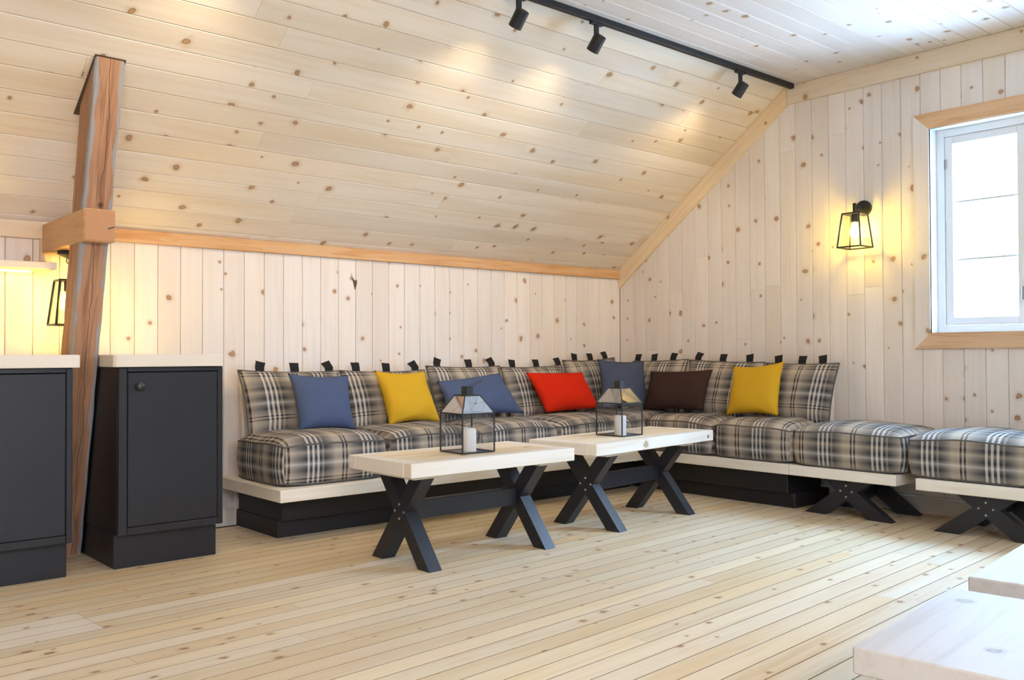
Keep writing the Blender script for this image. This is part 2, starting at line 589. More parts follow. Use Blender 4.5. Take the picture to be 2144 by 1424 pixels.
def lathe(name, parent, mat, prof, n=24, mw=None, smooth=True):
    v, f = [], []
    for r, z in prof:
        for i in range(n):
            a = 2 * math.pi * i / n
            v.append((r * math.cos(a), r * math.sin(a), z))
    for j in range(len(prof) - 1):
        for i in range(n):
            f.append((j * n + i, j * n + (i + 1) % n, (j + 1) * n + (i + 1) % n, (j + 1) * n + i))
    f.append(tuple(range(n - 1, -1, -1)))
    f.append(tuple(range((len(prof) - 1) * n, len(prof) * n)))
    o = mesh_obj(name, v, f, mat, parent, mw, smooth)
    me = o.data
    if smooth:
        me.set_sharp_from_angle(angle=math.radians(40))
    return o


def tube(name, parent, mat, pts, r, n=8, closed=False):
    pts = [Vector(p) for p in pts]
    v, f = [], []
    m = len(pts)
    prev = None
    for i, p in enumerate(pts):
        if closed:
            t = (pts[(i + 1) % m] - pts[i - 1]).normalized()
        else:
            t = (pts[min(i + 1, m - 1)] - pts[max(i - 1, 0)]).normalized()
        ref = prev if prev is not None else (Vector((0, 0, 1)) if abs(t.z) < 0.9 else Vector((1, 0, 0)))
        a = (ref - t * ref.dot(t)).normalized()
        prev = a
        b = t.cross(a)
        for k in range(n):
            an = 2 * math.pi * k / n
            v.append(p + (a * math.cos(an) + b * math.sin(an)) * r)
    rng = m if closed else m - 1
    for i in range(rng):
        for k in range(n):
            j = (i + 1) % m
            f.append((i * n + k, i * n + (k + 1) % n, j * n + (k + 1) % n, j * n + k))
    if not closed:
        f.append(tuple(range(n - 1, -1, -1)))
        f.append(tuple(range((m - 1) * n, m * n)))
    return mesh_obj(name, v, f, mat, parent, None, True)


def bar(name, parent, mat, p0, p1, w, d, side=None):
    """square bar between two points"""
    p0, p1 = Vector(p0), Vector(p1)
    ex = (p1 - p0)
    L = ex.length
    ey = Vector(side) if side is not None else (Vector((0, 0, 1)) if abs(ex.normalized().z) < 0.9 else Vector((1, 0, 0)))
    R = frame(ex, ey, (0, 0, 0)).to_3x3()
    return box(name, parent, mat, (p0 + p1) / 2, (L, w, d), R, 0.0)


def copy_tree(o, parent=None):
    c = o.copy()
    COL.objects.link(c)
    if parent is not None:
        c.parent = parent
        c.matrix_parent_inverse = o.matrix_parent_inverse.copy()
    for ch in list(o.children):
        copy_tree(ch, c)
    return c


# ================================================================== the setting
PITCHB = 0.1275
GAP = 0.0022
T = 0.014


def rows_split(a, b, seed_cuts, minlen=0.5):
    """cut the run a..b at some random butt joints"""
    cuts = [a]
    x = a + random.uniform(*seed_cuts)
    while x < b - minlen:
        cuts.append(x)
        x += random.uniform(*seed_cuts)
    cuts.append(b)
    return list(zip(cuts[:-1], cuts[1:]))


# ---- floor, boards laid a few degrees off the walls
FROT = math.radians(3.6)
floor = bbox('floor', None, 'gap', (XL - 0.1, YF - 0.1, -0.12), (GX + 0.1, KY + 0.1, -0.0045), 0)
struct(floor, 'pale pine floorboards running along the room')
FW = 0.0945
fx = Vector((math.cos(FROT), math.sin(FROT), 0))
fy = Vector((-math.sin(FROT), math.cos(FROT), 0))
inv = floor.matrix_basis.inverted()
n_floor = 0
vq = -4.4
while vq < 5.3:
    runs = rows_split(-3.0 + random.uniform(-1.5, 0), 6.2, (3.0, 5.2), 0.7)
    patch = 3.54 < vq + FW / 2 + 0.075 < 3.82
    if patch:      # a later repair: three pale boards ending level
        runs = [(-3.0, -0.4), (-0.4, 1.30 + 0.0 * vq), (1.30, 4.4), (4.4, 6.2)]
    for a, b in runs:
        # keep boards inside the room
        c0 = fx * a + fy * vq
        if c0.y < YF - 0.05 and (fx * b + fy * vq).y < YF:
            continue
        aa, bb = a, b
        lo = (XL - (-math.sin(FROT)) * vq) / math.cos(FROT)
        hi = (GX - 0.002 - (-math.sin(FROT)) * vq) / math.cos(FROT)
        aa, bb = max(aa, lo), min(bb, hi)
        # clip where the row would leave through the long walls
        hi2 = (KY - 0.002 - math.cos(FROT) * (vq + FW)) / math.sin(FROT)
        lo2 = (YF + 0.002 - math.cos(FROT) * vq) / math.sin(FROT)
        aa, bb = max(aa, lo2), min(bb, hi2)
        if bb - aa < 0.12:
            continue
        o = plank('floorboard', floor, 'floor_pale' if patch and a < 0 and b > 0 else 'floor_pine', fx * aa + fy * vq + Vector((0, 0, -0.004)), fx, fy, bb - aa - 0.001, FW - 0.0020, 0.004, ch=0.0007)
        o.data.materials.append(M['joint_dark'])
        for k_ in (0, 1, 3, 4, 6, 7):          # darker colour on the board edges in the joints
            o.data.polygons[k_].material_index = 1
        o.matrix_local = inv @ o.matrix_basis
        n_floor += 1
    vq += FW

# ---- knee wall (back)
wall_back = bbox('wall_back', None, 'gap', (XL, KY + T, -0.05), (GX + 0.12, KY + 0.10, 1.69), 0)
struct(wall_back, 'knee wall of whitewashed vertical pine boards')
inv = wall_back.matrix_basis.inverted()
x = 1.608 - PITCHB * int((1.608 - XL) / PITCHB)
while x < GX - 0.02:
    wd = (PITCHB - GAP) if GX - x > PITCHB else GX - x
    o = plank('plank', wall_back, 'wall_pine', (x + wd, KY + T, 0.0), (0, 0, 1), (-1, 0, 0), 1.693, wd, T)
    o.matrix_local = inv @ o.matrix_basis
    x += PITCHB

# dark resin pocket in one of the knee wall boards
pk = [(3.100, 1.532), (3.112, 1.500), (3.130, 1.480), (3.145, 1.487), (3.146, 1.460), (3.131, 1.417), (3.118, 1.464)]
vk = [Vector((x_, KY + 0.001, z_)) for x_, z_ in pk] + [Vector((x_, KY - 0.0012, z_)) for x_, z_ in pk]
nk = len(pk)
o = mesh_obj('resin_pocket', vk, [tuple(range(nk)), tuple(range(2 * nk - 1, nk - 1, -1))] + [(i, i + nk, (i + 1) % nk + nk, (i + 1) % nk) for i in range(nk)], 'old_knot', wall_back)
o.matrix_local = inv @ o.matrix_basis
o['label'] = 'dark wedge-shaped resin pocket'

# ---- gable wall (right) with the window opening
gm = []
HOLE = (1.405, 2.617, 1.06, 2.44)
wall_right = empty('wall_right', (0, 0, 0))
struct(wall_right, 'gable wall of whitewashed vertical pine boards with butt joints')
# backing behind the boards, round the window
def gable_backing(par, name, mat, xa, xb):
    top = FLAT_Z + 0.05
    for poly in ([(YF - 0.1, -0.05), (HOLE[0], -0.05), (HOLE[0], top), (FRONT_Y0, top), (YF - 0.1, 1.69)],
                 [(HOLE[1], -0.05), (KY + 0.1, -0.05), (KY + 0.1, 1.69), (FLAT_Y0, top), (HOLE[1], top)]):
        prism(name, par, mat, poly, 'x', xa, xb)
    prism(name, par, mat, [(HOLE[0], -0.05), (HOLE[1], -0.05), (HOLE[1], HOLE[2]), (HOLE[0], HOLE[2])], 'x', xa, xb)
    prism(name, par, mat, [(HOLE[0], HOLE[3]), (HOLE[1], HOLE[3]), (HOLE[1], top), (HOLE[0], top)], 'x', xa, xb)


gable_backing(wall_right, 'backing', 'gap', GX + T, GX + 0.14)
gjoints = []
y = 5.1465
first = True
while y > YF + 0.02:
    wd = (0.1545 if first else 0.116 if y > 4.95 else 0.1255)
    y1 = y - wd
    for e_ in (HOLE[0], HOLE[1]):
        if abs(y1 - e_) < 0.064:
            y1 = e_
            break
    y1 = max(y1, YF)
    first = False
    spans = [(0.0, None)]
    if any(y1 < h_[1] - 0.001 and y > h_[0] + 0.001 for h_ in (HOLE,)):
        spans = [(0.0, HOLE[2]), (HOLE[3], None)]
    for z0, z1 in spans:
        # local Y runs from y1 to y, so edge 0 is y1
        ztop0 = slope_z(y1) + 0.006 if z1 is None else z1
        ztop1 = slope_z(y) + 0.006 if z1 is None else z1
        cuts = [z0]
        if min(ztop0, ztop1) - z0 > 1.2 and random.random() < 0.45:
            cuts.append(z0 + random.uniform(0.75, min(ztop0, ztop1) - z0 - 0.35))
        for i, c in enumerate(cuts):
            last = i == len(cuts) - 1
            l0 = (ztop0 if last else cuts[i + 1] - 0.001) - c
            l1 = (ztop1 if last else cuts[i + 1] - 0.001) - c
            # length up, width along +y, face towards -x : z x y = -x
            plank('plank', wall_right, 'wall_pine', (GX + T, y1 + GAP, c), (0, 0, 1), (0, 1, 0), l0, (y - y1) - GAP, T, L1=l1)
    y = y1

# ---- sloping ceiling on the knee wall side, boards run along the room
sl_dir = Vector((0, -1, SL)).normalized()     # up the slope
sl_n = Vector((0, SL, 1)).normalized()        # outwards
base_pt = Vector((0, KY, slope_z(KY)))
sl_len = (FLAT_Y0 - KY) / sl_dir.y
slope = empty('ceiling_sloped', (0, 0, 0))
struct(slope, 'sloping ceiling of long whitewashed pine boards above the knee wall')
pa, pb = base_pt + sl_n * T, base_pt + sl_dir * sl_len + sl_n * T
prism('backing', slope, 'gap', [(pa.y + 0.03, pa.z - 0.022), (pb.y, pb.z), (pb.y + sl_n.y * 0.1, pb.z + sl_n.z * 0.1), (pa.y + 0.03 + sl_n.y * 0.1, pa.z - 0.022 + sl_n.z * 0.1)], 'x', XL, GX)
s = sl_len
row = 0
while s > 0.01:
    wd = min(0.1295, s)
    cut = rows_split(XL + random.uniform(-1.6, 0.0), GX + 2.5, (2.6, 4.6), 0.4)
    for a, b in cut:
        a, b = max(a, XL), min(b, GX)
        if b - a < 0.05:
            continue
        o_ = base_pt + sl_dir * (s - wd) + sl_n * T + Vector((a, 0, 0))
        # (+X) x (up slope) faces into the room
        plank('plank', slope, 'roof_pine', o_, (1, 0, 0), sl_dir, b - a - 0.001, wd - GAP, T)
    s -= wd
    row += 1

# ---- flat ceiling
ceiling = empty('ceiling', (0, 0, 0))
struct(ceiling, 'flat ceiling of long whitewashed pine boards')
bbox('backing', ceiling, 'gap', (XL, FRONT_Y0, FLAT_Z + T), (GX + 0.1, FLAT_Y0 + 0.02, FLAT_Z + 0.1), 0)
y = FLAT_Y0
while y > FRONT_Y0 + 0.01:
    wd = min(0.125, y - FRONT_Y0)
    for a, b in rows_split(XL + random.uniform(-1.8, 0.0), GX + 2.5, (2.0, 4.4), 0.4):
        a, b = max(a, XL), min(b, GX)
        if b - a < 0.05:
            continue
        # (+x) x (-y) = -z
        plank('plank', ceiling, 'wall_pine', (a, y, FLAT_Z + T), (1, 0, 0), (0, -1, 0), b - a - 0.001, wd - GAP, T)
    y -= wd

# ---- the sides of the room behind the camera
front_slope = empty('ceiling_front', (0, 0, 0))
struct(front_slope, 'sloping ceiling with added roof windows above the opposite knee wall')
FR = frame((1, 0, 0), (0, 1, SL), (0, YF, 1.690))      # local x along room, y up the slope, z outwards
FLEN = math.hypot(FRONT_Y0 - YF, FLAT_Z - 1.690)


def front_piece(name, parent, mat, xa, xb, sa, sb, za, zb):
    o = box(name, parent, mat, ((xa + xb) / 2, (sa + sb) / 2, (za + zb) / 2), (xb - xa, sb - sa, zb - za), None, 0.0)
    o.matrix_local = FR @ o.matrix_basis
    return o


front_piece('panel', front_slope, 'roof_pine', XL, GX, 0.0, RW[2], 0.0, 0.1)
front_piece('panel', front_slope, 'roof_pine', XL, GX, RW[3], FLEN, 0.0, 0.1)
edges = [XL] + [v for xc in RW[0] for v in (xc - RW[1] / 2, xc + RW[1] / 2)] + [GX]
for i in range(0, len(edges), 2):
    front_piece('panel', front_slope, 'roof_pine', edges[i], edges[i + 1], RW[2], RW[3], 0.0, 0.1)
for i, xc in enumerate(RW[0]):
    rw = empty('window_%d' % (i + 2), (0, 0, 0))
    struct(rw, 'white roof window added for daylight in the slope behind the camera')
    xa, xb = xc - RW[1] / 2, xc + RW[1] / 2
    for q in ((xa, xa + 0.05, RW[2], RW[3]), (xb - 0.05, xb, RW[2], RW[3]), (xa + 0.05, xb - 0.05, RW[2], RW[2] + 0.05), (xa + 0.05, xb - 0.05, RW[3] - 0.05, RW[3])):
        front_piece('frame', rw, 'white_paint', *q, 0.03, 0.11)
    front_piece('pane', rw, 'glass', xa + 0.0505, xb - 0.0505, RW[2] + 0.0505, RW[3] - 0.0505, 0.07, 0.074)
wall_front = bbox('wall_front', None, 'wall_pine', (XL, YF - 0.08, -0.05), (GX + 0.1, YF, 1.76), 0)
struct(wall_front, 'opposite knee wall of pale pine')
wall_left = empty('wall_left', (0, 0, 0))
struct(wall_left, 'far gable wall of pale pine behind the camera')
prism('panel', wall_left, 'wall_pine', [(YF - 0.1, -0.05), (KY + 0.1, -0.05), (KY + 0.1, 1.66), (FLAT_Y0, FLAT_Z + 0.05), (FRONT_Y0, FLAT_Z + 0.05), (YF - 0.1, 1.66)], 'x', XL - 0.1, XL)

# ---- trims
tr = prism('trim_1', None, 'trim_pine', [(5.143, 1.691), (3.556, FLAT_Z - 0.002), (3.545, FLAT_Z - 0.13), (5.143, 1.538)], 'x', GX - 0.021, GX - 0.0005)
struct(tr, 'pine trim board along the gable under the sloping ceiling')
# re-orient grain: rebuild with local X along the slope
def regrain(o, ex, ey):
    R = frame(ex, ey, (0, 0, 0)).to_3x3()
    me = o.data
    c = sum((v.co for v in me.vertices), Vector()) / len(me.vertices)
    Ri = R.transposed()
    for v in me.vertices:
        v.co = Ri @ (v.co - c)
    o.matrix_local = o.matrix_basis @ Matrix.Translation(c) @ R.to_4x4()
regrain(tr, sl_dir, (0, SL, 1))
tr = prism('trim_2', None, 'trim_pine', [(3.553, FLAT_Z - 0.002), (FRONT_Y0, FLAT_Z - 0.002), (FRONT_Y0, FLAT_Z - 0.13), (3.542, FLAT_Z - 0.13)], 'x', GX - 0.021, GX - 0.0005)
regrain(tr, (0, -1, 0), (0, 0, 1))
struct(tr, 'pine trim board along the gable under the flat ceiling')
tr = plank('trim_3', None, 'trim_red', (1.40, KY - 0.0005, 1.617), (1, 0, 0), (0, 0, 1), GX - 0.022 - 1.40, 0.072, 0.022)
struct(tr, 'narrow reddish pine trim along the top of the knee wall')
tr = plank('trim_4', None, 'trim_pine', (XL, KY - 0.0005, 1.600), (1, 0, 0), (0, 0, 1), 1.265 - XL, 0.088, 0.022)
struct(tr, 'wide pale trim on the knee wall beside the tie beam')
tr = plank('trim_5', None, 'trim_pine', (1.305, KY - 0.0005, 1.487), (0, 0, 1), (-1, 0, 0), 0.112, 0.052, 0.022)
struct(tr, 'short upright pine block under the tie beam')
sk = empty('baseboard_back', (0, 0, 0))
struct(sk, 'pale skirting board along the knee wall')
bbox('board', sk, 'skirting_paint', (XL, KY - 0.016, 0.0), (GX - 0.016, KY - 0.0005, 0.098), 0.002)
tube('moulding', sk, 'skirting_paint', [(XL, KY - 0.006, 0.104), (GX - 0.02, KY - 0.006, 0.104)], 0.0065)
sk = empty('baseboard_right', (0, 0, 0))
struct(sk, 'pale skirting board along the gable wall')
bbox('board', sk, 'skirting_paint', (GX - 0.016, YF, 0.0), (GX - 0.0005, KY - 0.02, 0.098), 0.002)
tube('moulding', sk, 'skirting_paint', [(GX - 0.006, YF, 0.104), (GX - 0.006, KY - 0.03, 0.104)], 0.0065)

# ---- the gable window: mitred casing, white reveal, frame, two sashes with glazing bars
def window(name, X, sgn, y0, y1, z0, z1, label, casing=True):
    wr = empty(name, (0, 0, 0))
    struct(wr, label)
    D = 0.085
    if casing:
        cw = 0.098
        xo, xi = X - sgn * 0.020, X - sgn * 0.0005
        a, b = min(xo, xi), max(xo, xi)
        for nm, mat, poly, ex, ey in (
            ('casing', 'trim_red', [(y0, z1), (y1, z1), (y1 + cw, z1 + cw), (y0 - cw, z1 + cw)], (0, 1, 0), (0, 0, 1)),
            ('casing', 'trim_red', [(y0, z0), (y1, z0), (y1 + cw, z0 - cw), (y0 - cw, z0 - cw)], (0, 1, 0), (0, 0, 1)),
            ('casing', 'wall_pine', [(y1, z0), (y1, z1), (y1 + cw, z1 + cw), (y1 + cw, z0 - cw)], (0, 0, 1), (0, 1, 0)),
            ('casing', 'wall_pine', [(y0, z0), (y0, z1), (y0 - cw, z1 + cw), (y0 - cw, z0 - cw)], (0, 0, 1), (0, 1, 0))):
            regrain(prism(nm, wr, mat, poly, 'x', a, b), ex, ey)
    def slab(nm, mat, ya, yb, za, zb, d0, d1, par=wr, bev=0.002):
        xa, xb = X + sgn * d0, X + sgn * d1
        return bbox(nm, par, mat, (min(xa, xb), ya, za), (max(xa, xb), yb, zb), bev)
    # reveal boards
    slab('reveal', 'white_paint', y0 - 0.02, y0, z0 - 0.02, z1 + 0.02, -0.018, 0.15)
    slab('reveal', 'white_paint', y1, y1 + 0.02, z0 - 0.02, z1 + 0.02, -0.018, 0.15)
    slab('reveal', 'white_paint', y0, y1, z1, z1 + 0.02, -0.018, 0.15)
    slab('sill', 'white_paint', y0, y1, z0 - 0.02, z0, -0.018, 0.15)
    # fixed frame
    fw = 0.045
    slab('frame', 'white_paint', y0, y0 + fw, z0, z1, D, D + 0.06)
    slab('frame', 'white_paint', y1 - fw, y1, z0, z1, D, D + 0.06)
    slab('frame', 'white_paint', y0 + fw, y1 - fw, z0, z0 + fw, D, D + 0.06)
    slab('frame', 'white_paint', y0 + fw, y1 - fw, z1 - fw, z1, D, D + 0.06)
    ym = (y0 + y1) / 2
    slab('mullion', 'white_paint', ym - 0.03, ym + 0.03, z0 + fw, z1 - fw, D, D + 0.06)
    for ya, yb in ((y0 + fw, ym - 0.03), (ym + 0.03, y1 - fw)):
        za, zb = z0 + fw, z1 - fw
        sw = 0.048
        sash = empty('sash', (0, 0, 0))
        sash.parent = wr
        slab('stile', 'white_paint', ya + 0.002, ya + sw, za + 0.002, zb - 0.002, D + 0.012, D + 0.052, sash)
        slab('stile', 'white_paint', yb - sw, yb - 0.002, za + 0.002, zb - 0.002, D + 0.012, D + 0.052, sash)
        slab('rail', 'white_paint', ya + sw, yb - sw, za + 0.002, za + sw, D + 0.012, D + 0.052, sash)
        slab('rail', 'white_paint', ya + sw, yb - sw, zb - sw, zb - 0.002, D + 0.012, D + 0.052, sash)
        h3 = (zb - za - 2 * sw) / 3
        for k in range(3):
            zc0 = za + sw + k * h3
            slab('pane', 'glass', ya + sw + 0.0006, yb - sw - 0.0006, zc0 + 0.0006, zc0 + h3 - 0.0006, D + 0.030, D + 0.034, sash, 0)
            if k:
                slab('glazing_bar', 'white_paint', ya + sw, yb - sw, zc0 - 0.006, zc0 + 0.006, D + 0.040, D + 0.050, sash, 0)
        slab('latch', 'bolt_metal', ya + sw * 0.3, ya + sw * 0.55, za + 0.14, za + 0.22, D - 0.004, D + 0.011, sash)
        slab('hinge', 'bolt_metal', yb - 0.012, yb - 0.002, zb - 0.2, zb - 0.14, D + 0.004, D + 0.011, sash)
    return wr


window('window_1', GX, 1, *WIN, 'white two-sash window with thin glazing bars in the gable wall')

# ================================================================== old post and tie beam
# the post leans in towards the room as it rises
px0, px1 = 1.268, 1.394
def post_front(z):
    return 4.908 - 0.644 * z / 2.36
zt = 2.62
fb, ft = post_front(0), post_front(zt)
# cut the head along the slope: find where front and back faces meet the slope
def meet(y_at0, dy):
    # y = y_at0 + dy*z ; z = 1.678+SL*(5.203-y) - gap
    c = 1.690 + SL * KY - 0.003
    return (c - SL * y_at0) / (1 + SL * dy)
dyf = -0.644 / 2.36
dyb = dyf + 0.022
zf = meet(4.908, dyf)
zb_ = meet(4.908 + 0.145, dyb)
vs = []
for x_ in (px0, px1):
    vs += [(x_, 4.908, 0.0), (x_, 4.908 + dyf * zf, zf), (x_, 4.908 + 0.145 + dyb * zb_, zb_), (x_, 4.908 + 0.145, 0.0)]
ax_post = Vector((0, dyf, 1)).normalized()
Rm = frame(ax_post, (1, 0, 0), (0, 0, 0))
Ri = Rm.to_3x3().transposed()
cen = Vector(((px0 + px1) / 2, 4.908 + 0.07, 0.0))
# wavy hewn faces: subdivide along the length
bm = bmesh.new()
NS = 26
ring = []
for i in range(NS + 1):
    t_ = i / NS
    rr = []
    for x_ in (px0, px1):
        for (ya, za), (yb, zb2) in (((4.908, 0.0), (4.908 + dyf * zf, zf)), ((4.908 + 0.145, 0.0), (4.908 + 0.145 + dyb * zb_, zb_))):
            p_ = Vector((x_, ya + (yb - ya) * t_, za + (zb2 - za) * t_))
            rr.append(p_)
    # order: x0 front, x1 front, x1 back, x0 back
    f0, b0, f1, b1 = rr
    e = 0.006
    jig = lambda: Vector((random.uniform(-.002, .002), random.uniform(-.002, .002), 0))
    loop = [f0 + Vector((e, 0, 0)), f1 - Vector((e, 0, 0)), f1 + Vector((0, e, 0)), b1 - Vector((0, e, 0)), b1 - Vector((e, 0, 0)), b0 + Vector((e, 0, 0)), b0 - Vector((0, e, 0)), f0 + Vector((0, e, 0))]
    ring.append([bm.verts.new(Ri @ (q + (jig() if 0 < i < NS else Vector())  - cen)) for q in loop])
for i in range(NS):
    for k in range(8):
        bm.faces.new((ring[i][k], ring[i][(k + 1) % 8], ring[i + 1][(k + 1) % 8], ring[i + 1][k]))
bm.faces.new(ring[0][::-1])
bm.faces.new(ring[-1])
bmesh.ops.recalc_face_normals(bm, faces=bm.faces[:])
me = bpy.data.meshes.new('timber_post')
bm.to_mesh(me)
bm.free()
me.materials.append(M['old_timber'])
post = bpy.data.objects.new('timber_post', me)
link(post)
post.matrix_local = Matrix.Translation(cen) @ Rm
# ragged opening cut in the ceiling boards where the post passes through
p_a = Vector((0, 4.908 + dyf * zf, zf))
p_b = Vector((0, 4.908 + 0.145 + dyb * zb_, zb_))
dirn = (p_b - p_a).normalized()
qa, qb = p_a - dirn * 0.003, p_b + dirn * 0.05
inn = Vector((0, -SL, -1)).normalized() * 0.003
vcut = []
for (xx0, xx1), q_ in (((px0 - 0.005, px1 + 0.003), qa), ((px0 - 0.016, px1 + 0.002), qb)):
    for off in (Vector(), inn):
        vcut += [Vector((xx0, 0, 0)) + q_ + off, Vector((xx1, 0, 0)) + q_ + off]
mesh_obj('cutout', vcut, [(0, 1, 5, 4), (2, 6, 7, 3), (0, 4, 6, 2), (1, 3, 7, 5), (0, 2, 3, 1), (4, 5, 7, 6)], 'gap', slope)['label'] = 'dark gap cut round the post head'
tag(post, 'old leaning timber post with grey weathered edges between the two black cabinets', 'post')

beam = empty('tie_beam', (1.335, 4.75, 1.525))
tag(beam, 'short squared timber tie beam running from knee wall across the old post', 'beam')
bm_o = bbox('beam', beam, 'beam_pine', (1.262 - 1.335, 4.415 - 4.75, 0.0), (1.400 - 1.335, KY - 0.001 - 4.75, 0.150), 0.006)
bbox('end_grain', beam, 'end_grain', (1.267 - 1.335, 4.4125 - 4.75, 0.005), (1.395 - 1.335, 4.4152 - 4.75, 0.145), 0.001)['label'] = 'rough sawn end of the beam'
box('crack', beam, 'base_paint', (1.380 - 1.335, 4.4118 - 4.75, 0.066), (0.030, 0.0012, 0.005), Euler((0, -0.35, 0)).to_matrix(), 0.0)['label'] = 'dark drying crack'

# ================================================================== cabinets and worktops
def cabinet(x0, x1, knob, label):
    yf, yb, z0, z1 = 4.372, KY - 0.018, 0.165, 0.944
    c = empty('cabinet', ((x0 + x1) / 2, (yf + yb) / 2, 0))
    tag(c, label, 'cabinet', 'black pine cabinets along the knee wall')
    ox, oy = (x0 + x1) / 2, (yf + yb) / 2
    def B(nm, lo, hi, par=c, mat='black_paint', bev=0.003):
        return bbox(nm, par, mat, (lo[0] - ox, lo[1] - oy, lo[2]), (hi[0] - ox, hi[1] - oy, hi[2]), bev)
    t = 0.022
    B('side_panel', (x0, yf + 0.022, z0), (x0 + t, yb, z1))
    B('side_panel', (x1 - t, yf + 0.022, z0), (x1, yb, z1))
    B('back_panel', (x0 + t, yb - 0.015, z0), (x1 - t, yb, z1))
    B('bottom_panel', (x0 + t, yf + 0.022, z0), (x1 - t, yb - 0.015, z0 + t))
    # face frame round the inset door
    B('stile', (x0, yf, z0), (x0 + 0.040, yf + 0.022, z1))
    B('stile', (x1 - 0.026, yf, z0), (x1, yf + 0.022, z1))
    B('rail', (x0 + 0.040, yf, z1 - 0.022), (x1 - 0.026, yf + 0.022, z1))
    B('rail', (x0 + 0.040, yf, z0), (x1 - 0.026, yf + 0.022, z0 + 0.034))
    d = B('door', (x0 + 0.0425, yf + 0.001, z0 + 0.0365), (x1 - 0.0285, yf + 0.021, z1 - 0.0245), bev=0.002)
    B('plinth', (x0 + 0.003, yf + 0.075, 0.0), (x1 - 0.003, yf + 0.095, z0))
    B('plinth_side', (x0 + 0.003, yf + 0.095, 0.0), (x0 + 0.022, yb, z0))
    B('plinth_side', (x1 - 0.022, yf + 0.095, 0.0), (x1 - 0.003, yb, z0))
    if knob:
        k = lathe('knob', c, 'knob_metal', [(0.006, 0.0), (0.006, 0.012), (0.017, 0.018), (0.021, 0.025), (0.017, 0.031), (0.008, 0.034)], 20)
        w_ = Matrix.Translation((1.495 - ox, yf + 0.001 - oy, 0.855)) @ Matrix.Rotation(math.pi / 2, 4, 'X')
        k.parent = d
        k.matrix_local = d.matrix_basis.inverted() @ w_
        k['label'] = 'round pewter coloured door knob'
    return c


cabinet(1.402, 1.902, True, 'black cabinet with round knob between timber post and corner bench')
cabinet(0.640, 1.204, False, 'black cabinet under the glowing wall shelf, on the other side of the timber post')
wt = prism('worktop', None, 'white_wood', [(1.385, 4.345), (1.890, 4.345), (1.890, KY - 0.018), (1.402, KY - 0.018), (1.402, 4.555), (1.372, 4.555), (1.372, 4.358)], 'z', 0.0, 0.058, 0.004, (1.64, 4.75, 0))
wt.location = (1.64, 4.75, 0.945)
tag(wt, 'thick whitewashed worktop slab on the cabinet with the knob', 'worktop')
wt = prism('worktop', None, 'white_wood', [(0.60, 4.345), (1.222, 4.345), (1.230, 4.353), (1.230, KY - 0.018), (0.60, KY - 0.018)], 'z', 0.0, 0.058, 0.004, (0.9, 4.75, 0))
wt.location = (0.9, 4.75, 0.945)
tag(wt, 'thick whitewashed worktop under the glowing wall shelf', 'worktop')

# ---- wall shelf with light strip
sh = empty('wall_shelf', (0.9, 5.05, 1.43))
tag(sh, 'white wall shelf with warm light strip glowing underneath', 'shelf')
bbox('board', sh, 'white_wood', (-0.35, -0.10, 0.0), (0.387, KY - 0.001 - 5.05, 0.036), 0.003)
M['led'] = emit_mat('led', (1.0, 0.76, 0.28, 1), 6.0)
bbox('light_strip', sh, 'led', (-0.33, 0.035, -0.008), (0.30, 0.060, -0.0005), 0.0)['label'] = 'warm glowing light strip'

# ================================================================== lantern lamps
M['bulb'] = emit_mat('bulb', (1.0, 0.66, 0.07, 1), 150.0)


def lantern_cage(c, cx, cy, z0, z1, hb, ht, bar_=0.009):
    """tapered four-sided cage: corner bars, top and bottom rims, glass panes"""
    cb = [Vector((cx + sx * hb, cy + sy * hb, z0)) for sx, sy in ((-1, -1), (1, -1), (1, 1), (-1, 1))]
    ctp = [Vector((cx + sx * ht, cy + sy * ht, z1)) for sx, sy in ((-1, -1), (1, -1), (1, 1), (-1, 1))]
    for i in range(4):
        bar('corner_bar', c, 'black_metal', cb[i], ctp[i], bar_, bar_, (0.5, 0.5, 0))
        bar('bottom_rim', c, 'black_metal', cb[i], cb[(i + 1) % 4], bar_, bar_)
        bar('top_rim', c, 'black_metal', ctp[i], ctp[(i + 1) % 4], bar_, bar_)
        ins = 0.06
        q = [cb[i].lerp(cb[(i + 1) % 4], ins), cb[(i + 1) % 4].lerp(cb[i], ins), ctp[(i + 1) % 4].lerp(ctp[i], ins), ctp[i].lerp(ctp[(i + 1) % 4], ins)]
        nrm = (q[1] - q[0]).cross(q[3] - q[0]).normalized() * 0.0012
        up = Vector((0, 0, 0.004))
        q = [q[0] + up, q[1] + up, q[2] - up, q[3] - up]
        v = [p + nrm for p in q] + [p - nrm for p in q]
        f = [(0, 1, 2, 3), (7, 6, 5, 4)] + [(j, j + 4, (j + 1) % 4 + 4, (j + 1) % 4) for j in range(4)]
        mesh_obj('pane', v, f, 'glass', c)


def bulb_parts(c, cx, cy, ztop):
    """socket and glowing filament bulb hanging below ztop"""
    lathe('socket', c, 'black_metal', [(0.019, -0.052), (0.021, -0.050), (0.021, 0.0), (0.012, 0.0)], 20, Matrix.Translation((cx, cy, ztop)))
    b = lathe('bulb', c, 'bulb', [(0.012, 0.0), (0.014, -0.012), (0.024, -0.035), (0.031, -0.058), (0.029, -0.078), (0.018, -0.095), (0.004, -0.102)][::-1], 20, Matrix.Translation((cx, cy, ztop - 0.052)))
    b['label'] = 'glowing warm filament bulb'


